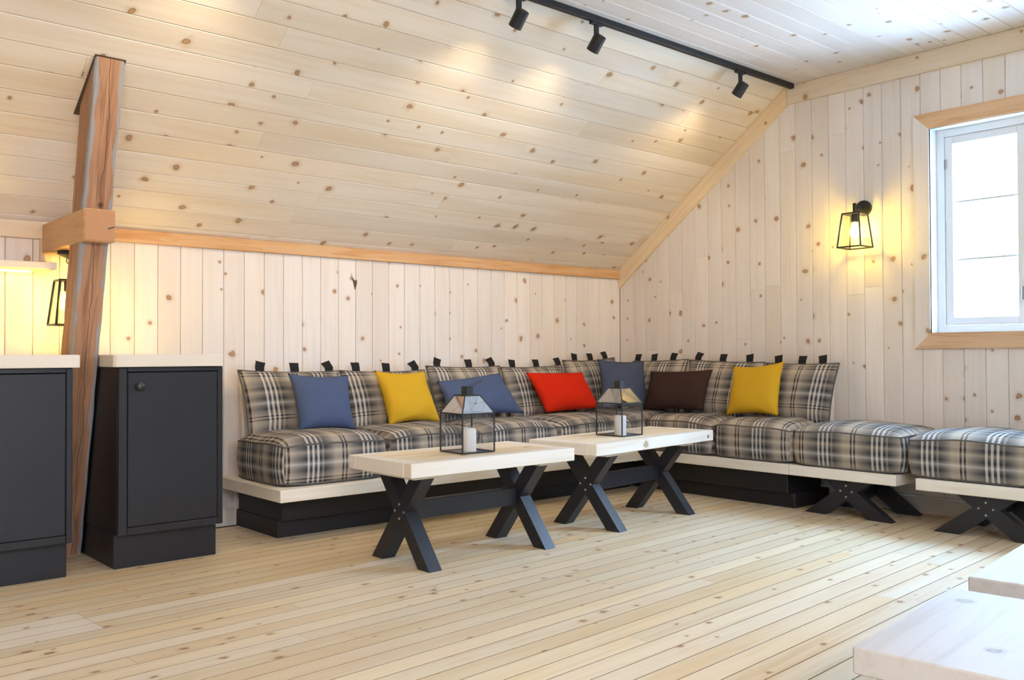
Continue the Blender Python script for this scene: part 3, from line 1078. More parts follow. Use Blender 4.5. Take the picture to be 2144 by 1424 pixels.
WLY = 2.990
wl = empty('wall_lantern', (GX, WLY, 1.945))
tag(wl, 'black wall lantern with glowing bulb between corner and window', 'wall lamp')
Mr = Matrix.Translation((-0.0005, 0, 0)) @ Matrix.Rotation(-math.pi / 2, 4, 'Y')
lathe('wall_plate', wl, 'black_metal', [(0.052, 0.0), (0.052, 0.020), (0.049, 0.024), (0.010, 0.024)], 36, Mr)
tube('arm', wl, 'black_metal', [(-0.02, 0, 0), (-0.128, 0, 0)], 0.009, 12)
bar('stem', wl, 'black_metal', (-0.128, 0, -0.045), (-0.128, 0, 0.022), 0.018, 0.018)
bbox('top_plate', wl, 'black_metal', (-0.128 - 0.057, -0.057, -0.050), (-0.128 + 0.057, 0.057, -0.044), 0.001)
lantern_cage(wl, -0.128, 0, -0.265, -0.047, 0.080, 0.057)
bulb_parts(wl, -0.128, 0, -0.050)

hl = empty('hanging_lantern', (1.335, 4.925, 1.525))
tag(hl, 'black lantern with glowing bulb hanging from the tie beam behind the post', 'hanging lamp')
lathe('canopy', hl, 'black_metal', [(0.018, -0.034), (0.052, -0.018), (0.052, -0.0005), (0.01, -0.0005)], 32)
tube('cord_loop', hl, 'black_metal', [(0.010 * math.cos(a), 0, -0.048 + 0.015 * math.sin(a)) for a in [i * 2 * math.pi / 16 for i in range(16)]], 0.0025, 8, True)
tube('hook_rod', hl, 'black_metal', [(0.0, 0, -0.036), (0.012, 0, -0.06), (0.004, 0, -0.10), (0, 0, -0.148)], 0.004, 8)
bbox('top_plate', hl, 'black_metal', (-0.052, -0.052, -0.152), (0.052, 0.052, -0.146), 0.001)
lantern_cage(hl, 0, 0, -0.372, -0.149, 0.076, 0.052)
bulb_parts(hl, 0, 0, -0.152)


# ---- ceiling track with spotlights
def spot_track(y, x0, x1, label):
    o = empty('spotlight_track', (x0, y, FLAT_Z))
    tag(o, label, 'light track')
    Lx = x1 - x0
    bbox('rail', o, 'black_metal', (0, -0.017, -0.034), (Lx, 0.017, -0.0005), 0.002)
    bbox('slot_cover', o, 'base_paint', (0.004, -0.007, -0.0352), (Lx - 0.004, 0.007, -0.0335), 0.0)
    bbox('end_cap', o, 'black_metal', (Lx, -0.0175, -0.035), (Lx + 0.004, 0.0175, 0 - 0.0005), 0.001)
    return o


def spotlight(x, y, aim, power, label, group, colour=(1.0, 0.80, 0.53), blend=1.0, cone=104):
    o = empty('spotlight', (x, y, FLAT_Z - 0.0355))
    tag(o, label, 'spotlight', group)
    bbox('adapter', o, 'black_metal', (-0.045, -0.014, -0.014), (0.045, 0.014, 0.0), 0.002)
    bbox('stem', o, 'black_metal', (-0.016, -0.007, -0.105), (0.016, 0.007, -0.012), 0.002)
    head = Vector((0, 0.0, -0.115))
    d = (Vector(aim) - (Vector((x, y, FLAT_Z - 0.0355)) + head)).normalized()
    q = d.to_track_quat('Z', 'Y').to_matrix().to_4x4()
    mw = Matrix.Translation(head) @ q
    h = lathe('head', o, 'black_metal', [(0.034, -0.046), (0.036, -0.044), (0.036, 0.048), (0.033, 0.048), (0.031, 0.034)], 28, mw)
    lathe('lens', h, M['spot_lens'], [(0.0305, 0.0), (0.0305, 0.003)], 24, Matrix.Translation((0, 0, 0.038)))
    l = bpy.data.lights.new('spot_beam', 'SPOT')
    l.energy = power
    l.color = colour
    l.spot_size = math.radians(cone)
    l.spot_blend = blend
    l.shadow_soft_size = 0.03
    lo = bpy.data.objects.new('spot_beam', l)
    link(lo, o)
    lo.matrix_local = Matrix.Translation(head + d * 0.056) @ d.to_track_quat('-Z', 'Y').to_matrix().to_4x4()
    return o


M['spot_lens'] = emit_mat('spot_lens', (1.0, 0.78, 0.45, 1), 8.0)
TY = 3.495
spot_track(TY, 0.30, 5.636, 'long black light track along the edge of the flat ceiling')
G1 = 'spotlights on the ceiling track'
spotlight(5.03, TY, (5.03 - 0.05, 5.0, 0.98), 22, 'black spotlight on the track nearest the gable wall', G1)
spotlight(3.675, TY, (3.675 - 0.05, 5.0, 0.98), 22, 'black spotlight in the middle of the ceiling track', G1)
spotlight(3.10, TY, (3.10 - 0.05, 5.0, 0.98), 22, 'black spotlight furthest from the gable wall, half hidden at the top edge', G1)
spotlight(1.60, TY, (1.60 - 0.05, 5.0, 0.98), 22, 'black spotlight on the track above the cabinets', G1)
# unseen second track, added for warm fill from the camera side
spot_track(FRONT_Y0 + 0.06, -2.4, 4.9, 'black light track added for warm fill on the opposite edge of the flat ceiling')
G2 = 'added fill spotlights on the opposite track'
for i_, (x_, a_) in enumerate(((-1.6, (0.6, 3.6, 0.0)), (0.0, (1.2, 4.2, 0.2)), (1.6, (2.2, 4.6, 0.6)), (3.2, (3.4, 4.6, 0.8)))):
    spotlight(x_, FRONT_Y0 + 0.06, a_, (245, 190, 70, 30)[i_], ('added fill spotlight furthest back on the opposite track', 'added fill spotlight above the camera on the opposite track', 'third added fill spotlight from the far gable on the opposite track', 'added fill spotlight nearest the window gable on the opposite track')[i_], G2, (1.0, 0.62, 0.32), cone=110)

# ================================================================== benches
ZT = 0.295       # seat board top
TT = 0.065       # seat board thickness


def bench_knee():
    o = empty('corner_bench', (3.9, 4.85, 0))
    tag(o, 'long fixed bench along the knee wall with black plinth and slanted back', 'bench')
    P = lambda nm, mat, lo, hi, bev=0.003: bbox(nm, o, mat, (lo[0] - 3.9, lo[1] - 4.85, lo[2]), (hi[0] - 3.9, hi[1] - 4.85, hi[2]), bev)
    P('seat_board', 'bench_pine', (2.208, 4.362, ZT - TT), (GX - 0.02, KY - 0.002, ZT))
    P('apron', 'base_paint', (2.315, 4.560, 0.095), (5.19, 5.10, ZT - TT))
    P('plinth', 'base_paint', (2.312, 4.605, 0.0), (5.19, 5.125, 0.095))
    R = Matrix.Rotation(math.radians(-5), 3, 'X')
    box('backrest_board', o, 'bench_pine', (4.0 - 3.9 - 0.02, 5.093 - 4.85, 0.5605), (3.30, 0.036, 0.525), R)


def bench_gable():
    o = empty('corner_bench', (5.4, 3.8, 0))
    tag(o, 'shorter fixed bench along the gable wall, meeting the long bench in the corner', 'bench')
    P = lambda nm, mat, lo, hi, bev=0.003: bbox(nm, o, mat, (lo[0] - 5.4, lo[1] - 3.8, lo[2]), (hi[0] - 5.4, hi[1] - 3.8, hi[2]), bev)
    P('seat_board', 'bench_pine', (5.108, 3.212, ZT - TT), (GX - 0.02, 4.3605, ZT))
    P('apron', 'base_paint', (5.195, 3.275, 0.095), (5.60, 4.555, ZT - TT))
    P('plinth', 'base_paint', (5.232, 3.245, 0.0), (5.65, 4.600, 0.095))
    R = Matrix.Rotation(math.radians(5), 3, 'Y')
    box('backrest_board', o, 'bench_pine', (5.624 - 5.4, 4.03 - 3.8, 0.5705), (0.036, 1.66, 0.545), R)


bench_knee()
bench_gable()


def x_leg(name, parent, mat, foot, top, half, ztop, x0, x1):
    """one slanting leg of a crossed pair, ends cut level; lies in the local y-z plane"""
    poly = [(foot - half, 0.0), (foot + half, 0.0), (top + half, ztop), (top - half, ztop)]
    o = prism(name, parent, mat, poly, 'x', x0, x1)
    regrain(o, (0, top - foot, ztop), (1, 0, 0))
    return o


def bolts(parent, x, zc, n=-1, r=0.0065, d=0.034):
    for dy, dz in ((0, d), (0, -d), (d, 0), (-d, 0)):
        mw = Matrix.Translation((x, dy * 1.1, zc + dz)) @ Matrix.Rotation(n * math.pi / 2, 4, 'Y')
        lathe('bolt', parent, 'bolt_metal', [(r, -0.002), (r, 0.003), (r * 0.7, 0.005)], 10, mw)


def low_bench(cx, cy, rot, L, W, label, mat='bench_pine'):
    """small bench: thick seat board on two crossed pairs of legs; local x = depth, local y = length"""
    o = empty('low_bench', (cx, cy, 0), rot)
    tag(o, label, 'bench', 'low benches on crossed legs')
    bbox('seat_board', o, mat, (-W / 2, -L / 2, ZT - TT), (W / 2, L / 2, ZT), 0.004)
    zt_ = ZT - TT - 0.002
    for sx in (-1, 1):
        xa = sx * (W / 2 - 0.105)
        x_leg('leg', o, 'black_paint', -0.212, 0.095, 0.070, zt_, xa - 0.030, xa + 0.030)
        x_leg('leg', o, 'black_paint', 0.212, -0.095, 0.070, zt_, xa - 0.031, xa + 0.031)
        bolts(o, xa + sx * 0.031, 0.157, sx)
    bbox('stretcher', o, 'black_paint', (-(W / 2 - 0.136), -0.022, 0.112), (W / 2 - 0.136, 0.022, 0.200), 0.003)
    return o


low_bench(5.388, 2.865, 0.0, 0.692, 0.558, 'low cushioned bench on crossed black legs beside the fixed gable bench')
low_bench(5.355, 2.045, 0.02, 0.692, 0.558, 'low cushioned bench on crossed black legs under the window')
r7 = math.radians(6.7)
ux, uy = Vector((math.cos(r7), math.sin(r7), 0)), Vector((-math.sin(r7), math.cos(r7), 0))
c1 = Vector((2.06, 1.126, 0)) + ux * 0.370 - uy * 0.285
c2 = Vector((2.972, 1.234, 0)) + ux * 0.370 - uy * 0.285
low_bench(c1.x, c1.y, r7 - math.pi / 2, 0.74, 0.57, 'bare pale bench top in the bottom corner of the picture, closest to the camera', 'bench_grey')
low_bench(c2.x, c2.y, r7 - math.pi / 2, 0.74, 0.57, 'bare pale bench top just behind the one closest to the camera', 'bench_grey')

# ================================================================== coffee tables
def coffee_table(cx, cy, rot, L, W, label, knots=False):
    o = empty('coffee_table', (cx, cy, 0), rot)
    tag(o, label, 'table', 'coffee tables on crossed black legs')
    zt_, th = 0.508, 0.066
    ew = 0.085
    z0 = zt_ - th
    bbox('side_rail', o, 'bench_pine', (-L / 2, -W / 2, z0), (L / 2, -W / 2 + 0.060, zt_), 0.003)
    bbox('side_rail', o, 'bench_pine', (-L / 2, W / 2 - 0.060, z0), (L / 2, W / 2, zt_), 0.003)
    bbox('end_board', o, 'bench_pine', (-L / 2, -W / 2 + 0.0608, z0), (-L / 2 + ew, W / 2 - 0.0608, zt_), 0.003)
    bbox('end_board', o, 'bench_pine', (L / 2 - ew, -W / 2 + 0.0608, z0), (L / 2, W / 2 - 0.0608, zt_), 0.003)
    n = 4
    y0, y1 = -W / 2 + 0.061, W / 2 - 0.061
    pw = (y1 - y0) / n
    for i in range(n):
        plank('plank', o, 'table_pine', (-L / 2 + ew + 0.001, y0 + i * pw, zt_ - 0.0285), (1, 0, 0), (0, 1, 0), L - 2 * ew - 0.002, pw - 0.0012, 0.028, ch=0.0012)
    for sx in (-1, 1):
        xa = sx * 0.365
        bbox('batten', o, 'bench_pine', (xa - 0.032 if sx > 0 else xa - 0.09, -0.195, z0 - 0.020), (xa + 0.09 if sx > 0 else xa + 0.032, 0.195, z0 - 0.0005), 0.002)
        zl = z0 - 0.0205
        x_leg('leg', o, 'black_paint', -0.195, 0.135, 0.046, zl, xa - 0.036, xa + 0.036)
        x_leg('leg', o, 'black_paint', 0.195, -0.135, 0.046, zl, xa - 0.037, xa + 0.037)
        bolts(o, xa + sx * 0.037, 0.250, sx)
    bbox('stretcher', o, 'black_paint', (-0.326, -0.024, 0.205), (0.326, 0.024, 0.295), 0.003)
    return o


M['table_pine'] = wood('table_pine', srgb(239, 228, 206), srgb(221, 197, 160), srgb(150, 116, 78), 0.3, 0.7, 0.3, warm=srgb(222, 188, 134), tint=0.10)
t1 = coffee_table(2.866, 3.652, math.radians(0.2), 1.035, 0.530, 'pale plank coffee table nearer the cabinets, carrying a glass lantern')
t2 = coffee_table(4.180, 3.747, math.radians(6.6), 1.235, 0.490, 'pale plank coffee table nearer the corner, carrying a glass lantern')
kn = lathe('knot', t2, 'knob_metal', [(0.012, 0.0), (0.012, 0.0006)], 16, Matrix.Translation((0.553, -0.2452, 0.470)) @ Matrix.Rotation(math.pi / 2, 4, 'X'))
M['knot_wood'] = plain('knot_wood', srgb(150, 140, 126), 0.6, vary=0.25, bump_scale=300)
kn.data.materials[0] = M['knot_wood']
kn['label'] = 'round plugged knot in the table edge'


# ---- glass table lanterns
def table_lantern(cx, cy, rot, label, flip):
    z = 0.5085
    o = empty('glass_lantern', (cx, cy, z), rot)
    tag(o, label, 'lantern', 'glass house lanterns on the coffee tables')
    h, hb, hr, ht = 0.097, 0.196, 0.284, 0.046
    b = 0.006
    S4 = ((-1, -1), (1, -1), (1, 1), (-1, 1))
    lo = [Vector((sx * h, sy * h, b / 2)) for sx, sy in S4]
    up = [Vector((sx * h, sy * h, hb)) for sx, sy in S4]
    rt = [Vector((sx * ht, sy * ht, hr)) for sx, sy in S4]
    def pane(nm, q, mat):
        n_ = (q[1] - q[0]).cross(q[3] - q[0]).normalized() * 0.0008
        c_ = sum(q, Vector()) / 4
        q = [c_ + (p - c_) * 0.965 for p in q]
        v = [p + n_ for p in q] + [p - n_ for p in q]
        mesh_obj(nm, v, [(0, 1, 2, 3), (7, 6, 5, 4)] + [(j, j + 4, (j + 1) % 4 + 4, (j + 1) % 4) for j in range(4)], mat, o)
    for i in range(4):
        j = (i + 1) % 4
        bar('corner_bar', o, 'lead_metal', lo[i], up[i], b, b)
        bar('base_bar', o, 'lead_metal', lo[i], lo[j], b, b)
        bar('eaves_bar', o, 'lead_metal', up[i], up[j], b, b)
        bar('hip_bar', o, 'lead_metal', up[i], rt[i], b, b)
        bar('top_bar', o, 'lead_metal', rt[i], rt[j], b, b)
        pane('pane', [lo[i], lo[j], up[j], up[i]], 'smoke_glass')
        pane('roof_pane', [up[i], up[j], rt[j], rt[i]], 'roof_glass')
    mesh_obj('base_plate', [(-h, -h, 0.0005), (h, -h, 0.0005), (h, h, 0.0005), (-h, h, 0.0005), (-h, -h, 0.003), (h, -h, 0.003), (h, h, 0.003), (-h, h, 0.003)],
             [(3, 2, 1, 0), (4, 5, 6, 7), (0, 1, 5, 4), (1, 2, 6, 5), (2, 3, 7, 6), (3, 0, 4, 7)], 'smoke_glass', o)
    mesh_obj('top_plate', [(-ht, -ht, hr - .002), (ht, -ht, hr - .002), (ht, ht, hr - .002), (-ht, ht, hr - .002), (-ht, -ht, hr + .001), (ht, -ht, hr + .001), (ht, ht, hr + .001), (-ht, ht, hr + .001)],
             [(3, 2, 1, 0), (4, 5, 6, 7), (0, 1, 5, 4), (1, 2, 6, 5), (2, 3, 7, 6), (3, 0, 4, 7)], 'lead_metal', o)
    q = 0.020
    for sx, sy, lx, ly in ((-1, 0, 0.003, 2 * q), (1, 0, 0.003, 2 * q), (0, -1, 2 * q - 0.004, 0.003), (0, 1, 2 * q - 0.004, 0.003)):
        box('chimney_plate', o, 'lead_metal', (sx * q, sy * q, hr + 0.0225), (lx, ly, 0.043), None, 0.0)
    # wire handle tipped to one side
    pts = []
    for i in range(15):
        a = math.pi * i / 14
        pts.append((0.020 + 0.075 * math.sin(a), -0.020 * math.cos(a) * 1.0 + 0.0, hr + 0.042 + flip * 0.030 * math.sin(a)))
    tube('handle', o, 'lead_metal', pts, 0.0016, 6)
    return o


M['roof_glass'] = glass_mat('roof_glass', (0.93, 0.935, 0.94, 1), 1.1)
table_lantern(2.858, 3.626, math.radians(-3.0), 'leaded glass lantern on the coffee table nearer the cabinets', 1.0)
table_lantern(4.110, 3.735, math.radians(4.0), 'leaded glass lantern on the coffee table nearer the corner', -0.6)


def candle(x_, y_, r, h, tilt, label):
    o = empty('candle', (x_, y_, 0.5120))
    tag(o, label, 'candle', 'white pillar candles in the glass lanterns')
    b = lathe('wax', o, 'wax', [(r, 0.0), (r, h - 0.008), (r - 0.003, h - 0.002), (r - 0.008, h), (r * 0.5, h - 0.003)], 32)
    for v in b.data.vertices:
        if v.co.z > h * 0.6:
            v.co.z -= tilt * (v.co.x * 0.75 - v.co.y * 0.66 + r)
    tube('wick', o, 'strap', [(0, 0, h - 0.008 - tilt * r), (0.001, 0, h + 0.002 - tilt * r), (0.003, 0.001, h + 0.007 - tilt * r)], 0.0012, 6)


candle(2.862, 3.614, 0.0345, 0.123, 0.12, 'white pillar candle with slanted top inside the lantern nearer the cabinets')
candle(4.102, 3.720, 0.0355, 0.117, 0.0, 'white pillar candle with level top inside the lantern nearer the corner')


# ================================================================== cushions
def seat_cushion(x0, x1, y0, y1, label, group, face='-y', crown=0.066, zb=0.297, zs=0.503, seed=0, uoff=0.0):
    """box cushion with domed top and piped seams; UVs in metres, stripes run from the front face over the top"""
    rnd = random.Random(seed)
    cx, cy = (x0 + x1) / 2, (y0 + y1) / 2
    hx, hy = (x1 - x0) / 2, (y1 - y0) / 2
    o = empty('seat_cushion', (cx, cy, zb))
    tag(o, label, 'cushion', group)
    H = zs - zb
    nu, nz = 16, 6
    ph = [rnd.uniform(0, 6.28) for _ in range(6)]

    def plan(u, v):
        # rounded corners, slightly bowed sides
        k = 1 - 0.055 * (u * u * v * v) ** 3
        return Vector((hx * u * k * (1 + 0.012 * (1 - v * v)), hy * v * k * (1 + 0.012 * (1 - u * u)), 0))

    def wob(u, v):
        return 0.004 * math.sin(3 * u + ph[0]) * math.cos(2.4 * v + ph[1]) + 0.003 * math.sin(5 * v + ph[2])

    def rim_z(u, v):
        # the upper seam rises a little at mid side and sinks at corners
        return H + 0.016 * (1 - u * u) * (1 if abs(v) > .999 else 0) + 0.016 * (1 - v * v) * (1 if abs(u) > .999 else 0) + wob(u, v)

    verts, faces = [], []
    idx = {}

    def top_pt(u, v):
        p = plan(u, v)
        dome = (max(0, 1 - u ** 4) * max(0, 1 - v ** 4)) ** 0.5
        edge = 0.016 * (1 - min(1, min(u * u, v * v)))
        p.z = H + edge * max(abs(u), abs(v)) ** 6 + crown * dome ** 1.1 + wob(u, v)
        return p

    us = [-1 + 2 * i / nu for i in range(nu + 1)]
    grid = []
    for v in us:
        rowv = []
        for u in us:
            verts.append(top_pt(u, v))
            rowv.append(len(verts) - 1)
        grid.append(rowv)
    for j in range(nu):
        for i in range(nu):
            faces.append((grid[j][i], grid[j][i + 1], grid[j + 1][i + 1], grid[j + 1][i]))
    ringuv = [(us[i], -1) for i in range(nu)] + [(1, us[i]) for i in range(nu)] + [(us[nu - i], 1) for i in range(nu)] + [(-1, us[nu - i]) for i in range(nu)]
    top_ring = [grid[0][i] for i in range(nu)] + [grid[i][nu] for i in range(nu)] + [grid[nu][nu - i] for i in range(nu)] + [grid[nu - i][0] for i in range(nu)]
    rings = [top_ring]
    m = len(ringuv)
    for k in range(1, nz + 1):
        t_ = k / nz
        rr = []
        for (u, v), ti in zip(ringuv, top_ring):
            p = plan(u, v)
            bul = 1 + 0.022 * math.sin(math.pi * t_) - 0.018 * t_ ** 5
            p = Vector((p.x * bul, p.y * bul, verts[ti].z * (1 - t_) + (0.006 + 0.008 * (u * u * v * v) ** 2) * t_))
            verts.append(p)
            rr.append(len(verts) - 1)
        rings.append(rr)
    for k in range(nz):
        for i in range(m):
            j = (i + 1) % m
            faces.append((rings[k][i], rings[k + 1][i], rings[k + 1][j], rings[k][j]))
    verts.append(Vector((0, 0, 0.0)))
    cb = len(verts) - 1
    inner = []
    for (u, v) in ringuv:
        p = plan(u, v) * 0.8
        p.z = 0.0
        verts.append(p)
        inner.append(len(verts) - 1)
    for i in range(m):
        j = (i + 1) % m
        faces.append((rings[nz][i], inner[i], inner[j], rings[nz][j]))
        faces.append((inner[i], cb, inner[j]))

    def uvs(co, n):
        a, b = (co.x, co.y) if face == '-y' else (-co.y, co.x)
        na, nb = (abs(n.x), abs(n.y)) if face == '-y' else (abs(n.y), abs(n.x))
        front = -hy if face == '-y' else -hx
        if abs(n.z) > 0.5:
            return (a + uoff, b)
        if nb >= na:
            return (a + uoff, front - (H - co.z))
        return (b + uoff + 0.1, -(H - co.z))

    c = mesh_obj('cover', verts, faces, 'plaid', o, None, True, uvs)
    me = c.data
    ts = set(top_ring)
    for e in me.edges:
        if e.vertices[0] in ts and e.vertices[1] in ts and (abs(verts[e.vertices[0]].x) > hx * .8 or abs(verts[e.vertices[0]].y) > hy * .8):
            e.use_edge_sharp = True
    for nm, rg in (('piping', rings[0]), ('piping', rings[nz])):
        tube(nm, c, 'piping', [verts[i] * 1.0 for i in rg], 0.0045, 6, True)
    return o


GK = 'plaid seat cushions on the fixed benches'
ySF, ySB = 4.432, 5.035
seat_cushion(2.258, 2.920, ySF, ySB, 'plaid seat cushion at the open end of the long bench, under the blue square pillow', GK, seed=1, uoff=0.02)
seat_cushion(2.926, 3.592, ySF, ySB, 'plaid seat cushion under the mustard pillow on the long bench', GK, seed=2, uoff=0.11)
seat_cushion(3.598, 4.290, ySF, ySB, 'plaid seat cushion under the blue oblong pillow', GK, seed=3, uoff=0.05)
seat_cushion(4.298, 4.970, ySF, ySB, 'plaid seat cushion under the red pillow', GK, seed=4, uoff=0.15)
seat_cushion(4.976, 5.640, ySF, ySB, 'plaid seat cushion in the corner of the benches, behind the lantern', GK, seed=5, uoff=0.2)
seat_cushion(5.128, 5.640, 3.812, 4.418, 'plaid seat cushion under the dark brown pillow', GK, '-x', seed=6, uoff=0.07)
seat_cushion(5.128, 5.640, 3.206, 3.803, 'plaid seat cushion under the mustard pillow on the gable bench', GK, '-x', seed=7, uoff=0.16)
GS = 'plaid cushions on the low benches'
seat_cushion(5.115, 5.655, 2.480, 3.196, 'plaid cushion on the low bench beside the fixed gable bench', GS, '-x', seed=8, uoff=0.0)
seat_cushion(5.095, 5.640, 1.730, 2.452, 'plaid cushion on the low bench under the window, washed blue by daylight', GS, '-x', seed=9, uoff=0.1)


def pillow(name, corners, thick, mat, label, cat, group, pinch=0.07, seed=0, uvscale=None, bulge_dir=None, n=20, origin=None):
    """stuffed cover between four corner points (top-left, top-right, bottom-right, bottom-left)"""
    rnd = random.Random(seed)
    TL, TR, BR, BL = [Vector(c) for c in corners]
    org = origin if origin is not None else (BL + BR) / 2
    o = empty(name, org)
    tag(o, label, cat, group)
    nrm = (TR - TL + BR - BL).cross(TL - BL + TR - BR).normalized()   # towards the room
    ph = [rnd.uniform(0, 6.28) for _ in range(8)]
    amp = [rnd.uniform(0.6, 1.4) for _ in range(4)]

    def pt(u, v, side):
        # u,v in -1..1 ; v up
        uu = u * (1 - pinch * (1 - v * v) * abs(u) ** 3)
        vv = v * (1 - pinch * amp[0] * (1 - u * u) * abs(v) ** 3)
        a, b = (uu + 1) / 2, (vv + 1) / 2
        p = (BL * (1 - a) + BR * a) * (1 - b) + (TL * (1 - a) + TR * a) * b
        h = (max(0, 1 - abs(u) ** 2.6) * max(0, 1 - abs(v) ** 2.6)) ** 0.62
        wr = 0.05 * math.sin(4 * u + 3 * v + ph[0]) + 0.035 * math.sin(7 * v - 5 * u + ph[1])
        sag = 1.0 - 0.18 * v
        # creases radiating from the corners
        cr = 0.0
        for k, (cu, cv) in enumerate(((-1, -1), (1, -1), (1, 1), (-1, 1))):
            du, dv = u - cu, v - cv
            r = math.hypot(du, dv)
            cr += 0.045 * amp[k] * math.exp(-((r - 0.45) / 0.28) ** 2) * math.sin(9 * math.atan2(dv, du) + ph[k + 2])
        return p + nrm * side * thick / 2 * h * sag * (1 + wr + cr * 2)

    verts, faces, co_uv = [], [], []
    us = [-1 + 2 * i / n for i in range(n + 1)]
    us = [math.copysign(abs(u) ** 0.85, u) for u in us]
    g = [[], []]
    for s_i, side in enumerate((1, -1)):
        for j, v in enumerate(us):
            r_ = []
            for i, u in enumerate(us):
                if s_i == 1 and (i in (0, n) or j in (0, n)):
                    r_.append(g[0][j][i])
                    continue
                verts.append(pt(u, v, side) - org)
                co_uv.append((u, v))
                r_.append(len(verts) - 1)
            g[s_i].append(r_)
    for j in range(n):
        for i in range(n):
            faces.append((g[0][j][i], g[0][j][i + 1], g[0][j + 1][i + 1], g[0][j + 1][i]))
            faces.append((g[1][j][i], g[1][j + 1][i], g[1][j + 1][i + 1], g[1][j][i + 1]))
    c = mesh_obj('cover', verts, faces, mat, o, None, True)
    if uvscale:
        W_ = (TR - TL).length / 2
        H_ = (TL - BL).length / 2
        ul = c.data.uv_layers.new(name='UVMap')
        for l in c.data.loops:
            u, v = co_uv[l.vertex_index]
            ul.data[l.index].uv = (u * W_ + uvscale[0], v * H_ + uvscale[1])
    ringp = [g[0][0][i] for i in range(n)] + [g[0][i][n] for i in range(n)] + [g[0][n][n - i] for i in range(n)] + [g[0][n - i][0] for i in range(n)]
    return o, c, [verts[i] for i in ringp], pt, nrm


GB = 'plaid back cushions with black hanging tabs'


def back_cushion(axis, a0, a1, za, zb, tabs, label, seed, toff=0.0, tilts=None):
    """axis 'x': stands on the knee bench, a0..a1 along x; axis 'y': on the gable bench, a0..a1 along y (a0 > a1)"""
    zbot = 0.515
    if axis == 'x':
        yb_, yt_ = 4.925, 5.030
        cor = [(a0, yt_, za), (a1, yt_, zb), (a1 - 0.01, yb_, zbot), (a0 + 0.02, yb_, zbot)]
    else:
        xb_, xt_ = 5.470, 5.560
        cor = [(xt_, a0, za), (xt_, a1, zb), (xb_, a1 + 0.03, zbot), (xb_, a0 - 0.01, zbot)]
    o, c, ringp, pt, nrm = pillow('back_cushion', cor, 0.150, 'plaid', label, 'cushion', GB, 0.055, seed, (0.04 + toff, 0.155))
    tube('piping', c, 'piping', ringp, 0.0042, 6, True)
    org = o.location
    for i, tpos in enumerate(tabs):
        u = 2 * (tpos - a0) / (a1 - a0) - 1
        p = pt(u, 0.985, 0) - org
        tl = (tilts[i] if tilts else random.uniform(-0.25, 0.25))
        along = Vector((1, 0, 0)) if axis == 'x' else Vector((0, -1, 0))
        back = Vector((0, 1, 0)) if axis == 'x' else Vector((1, 0, 0))
        hgt = 0.060
        wv, tv = 0.052, 0.004
        # strap: rises from the seam and bends back to the wall
        prof = [p - nrm * 0.004 - Vector((0, 0, 0.012)), p + Vector((0, 0, hgt * 0.45)) + back * 0.012, p + Vector((0, 0, hgt * 0.96)) + back * 0.026 + along * (tl * 0.045), p + Vector((0, 0, hgt)) + back * 0.030 + along * (tl * 0.05)]
        v, f = [], []
        for k, q in enumerate(prof):
            wk = along * (wv / 2 * (1 + 0.08 * k)) + Vector((0, 0, -tl * wv / 2 * (k / 3)))
            d_ = back * tv
            v += [q - wk, q + wk, q + wk + d_, q - wk + d_]
        for k in range(3):
            for e_ in range(4):
                f.append((k * 4 + e_, k * 4 + (e_ + 1) % 4, k * 4 + 4 + (e_ + 1) % 4, k * 4 + 4 + e_))
        f += [(3, 2, 1, 0), (12, 13, 14, 15)]
        mesh_obj('strap', v, f, 'strap', o)
    return o


back_cushion('x', 2.275, 2.938, 0.912, 0.898, (2.417, 2.643, 2.879), 'plaid back cushion at the open end of the long bench', 11, 0.0, (0.3, 0.05, -0.4))
back_cushion('x', 2.944, 3.600, 0.900, 0.894, (3.072, 3.30, 3.530), 'plaid back cushion behind the mustard pillow on the long bench', 12, 0.08, (0.0, 0.1, -0.5))
back_cushion('x', 3.606, 4.262, 0.922, 0.914, (3.709, 3.987, 4.197), 'plaid back cushion behind the blue oblong pillow', 13, 0.05, (0.4, 0.0, -0.4))
back_cushion('x', 4.268, 4.886, 0.904, 0.912, (4.393, 4.630, 4.858), 'plaid back cushion behind the red pillow', 14, 0.0, (0.1, 0.0, -0.2))
back_cushion('x', 4.892, 5.480, 0.950, 0.968, (5.033, 5.21, 5.379), 'plaid back cushion on the long bench at the wall corner', 15, 0.2, (0.2, 0.0, -0.2))
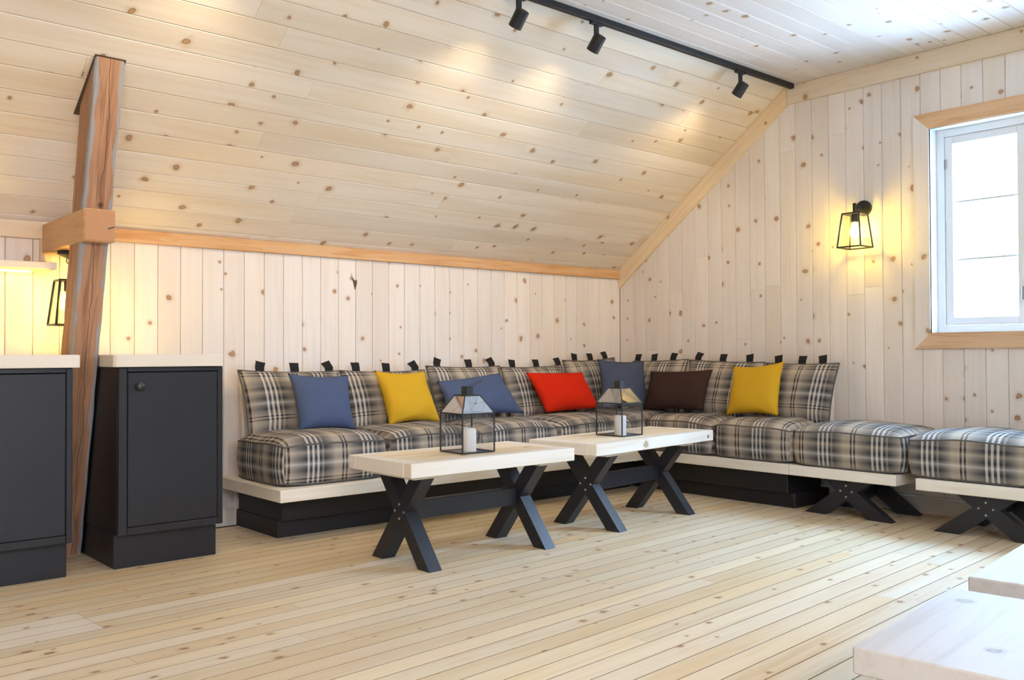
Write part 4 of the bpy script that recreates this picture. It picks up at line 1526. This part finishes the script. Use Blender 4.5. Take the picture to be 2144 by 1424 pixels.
back_cushion('y', 4.900, 4.345, 0.938, 0.955, (4.86, 4.690, 4.50), 'plaid back cushion behind the dark brown pillow, next to the wall corner', 16, 0.1, (0.0, -0.15, 0.1))
back_cushion('y', 4.335, 3.672, 0.950, 0.935, (4.263, 4.038, 3.808), 'plaid back cushion between the brown and the mustard pillow on the gable bench', 17, 0.02, (0.3, 0.0, -0.2))
back_cushion('y', 3.664, 3.110, 0.930, 0.932, (3.574, 3.39, 3.236), 'plaid back cushion at the open end of the gable bench', 18, 0.0, (-0.2, 0.0, -0.2))

GP = 'plain coloured throw pillows'
def throw(corners, thick, mat, label, seed, pinch=0.095):
    return pillow('throw_pillow', corners, thick, mat, label, 'pillow', GP, pinch, seed)


throw([(2.520, 4.890, 0.892), (2.925, 4.885, 0.872), (2.905, 4.770, 0.548), (2.530, 4.775, 0.560)], 0.13, 'cloth_blue', 'square blue pillow at the open end of the long bench', 21)
throw([(3.110, 4.890, 0.902), (3.500, 4.890, 0.890), (3.540, 4.765, 0.562), (3.145, 4.770, 0.560)], 0.13, 'cloth_yellow', 'square mustard yellow pillow on the long bench', 22)
throw([(3.590, 4.880, 0.818), (4.135, 4.880, 0.866), (4.258, 4.760, 0.586), (3.610, 4.770, 0.604)], 0.13, 'cloth_blue', 'oblong blue pillow lying askew behind the lantern', 23, 0.05)
throw([(4.380, 4.880, 0.866), (4.958, 4.880, 0.858), (5.025, 4.765, 0.590), (4.470, 4.760, 0.580)], 0.13, 'cloth_red', 'oblong bright red pillow', 24, 0.05)
throw([(5.070, 4.830, 0.957), (5.450, 4.690, 0.939), (5.395, 4.590, 0.580), (4.970, 4.690, 0.590)], 0.13, 'cloth_navy', 'square dull blue pillow set across the bench corner', 25)
throw([(5.425, 4.602, 0.862), (5.425, 4.020, 0.882), (5.310, 4.020, 0.590), (5.310, 4.585, 0.575)], 0.13, 'cloth_brown', 'oblong dark brown pillow', 26, 0.05)
throw([(5.430, 3.850, 0.908), (5.430, 3.440, 0.944), (5.310, 3.410, 0.580), (5.310, 3.830, 0.568)], 0.13, 'cloth_yellow', 'square mustard yellow pillow on the gable bench', 27)
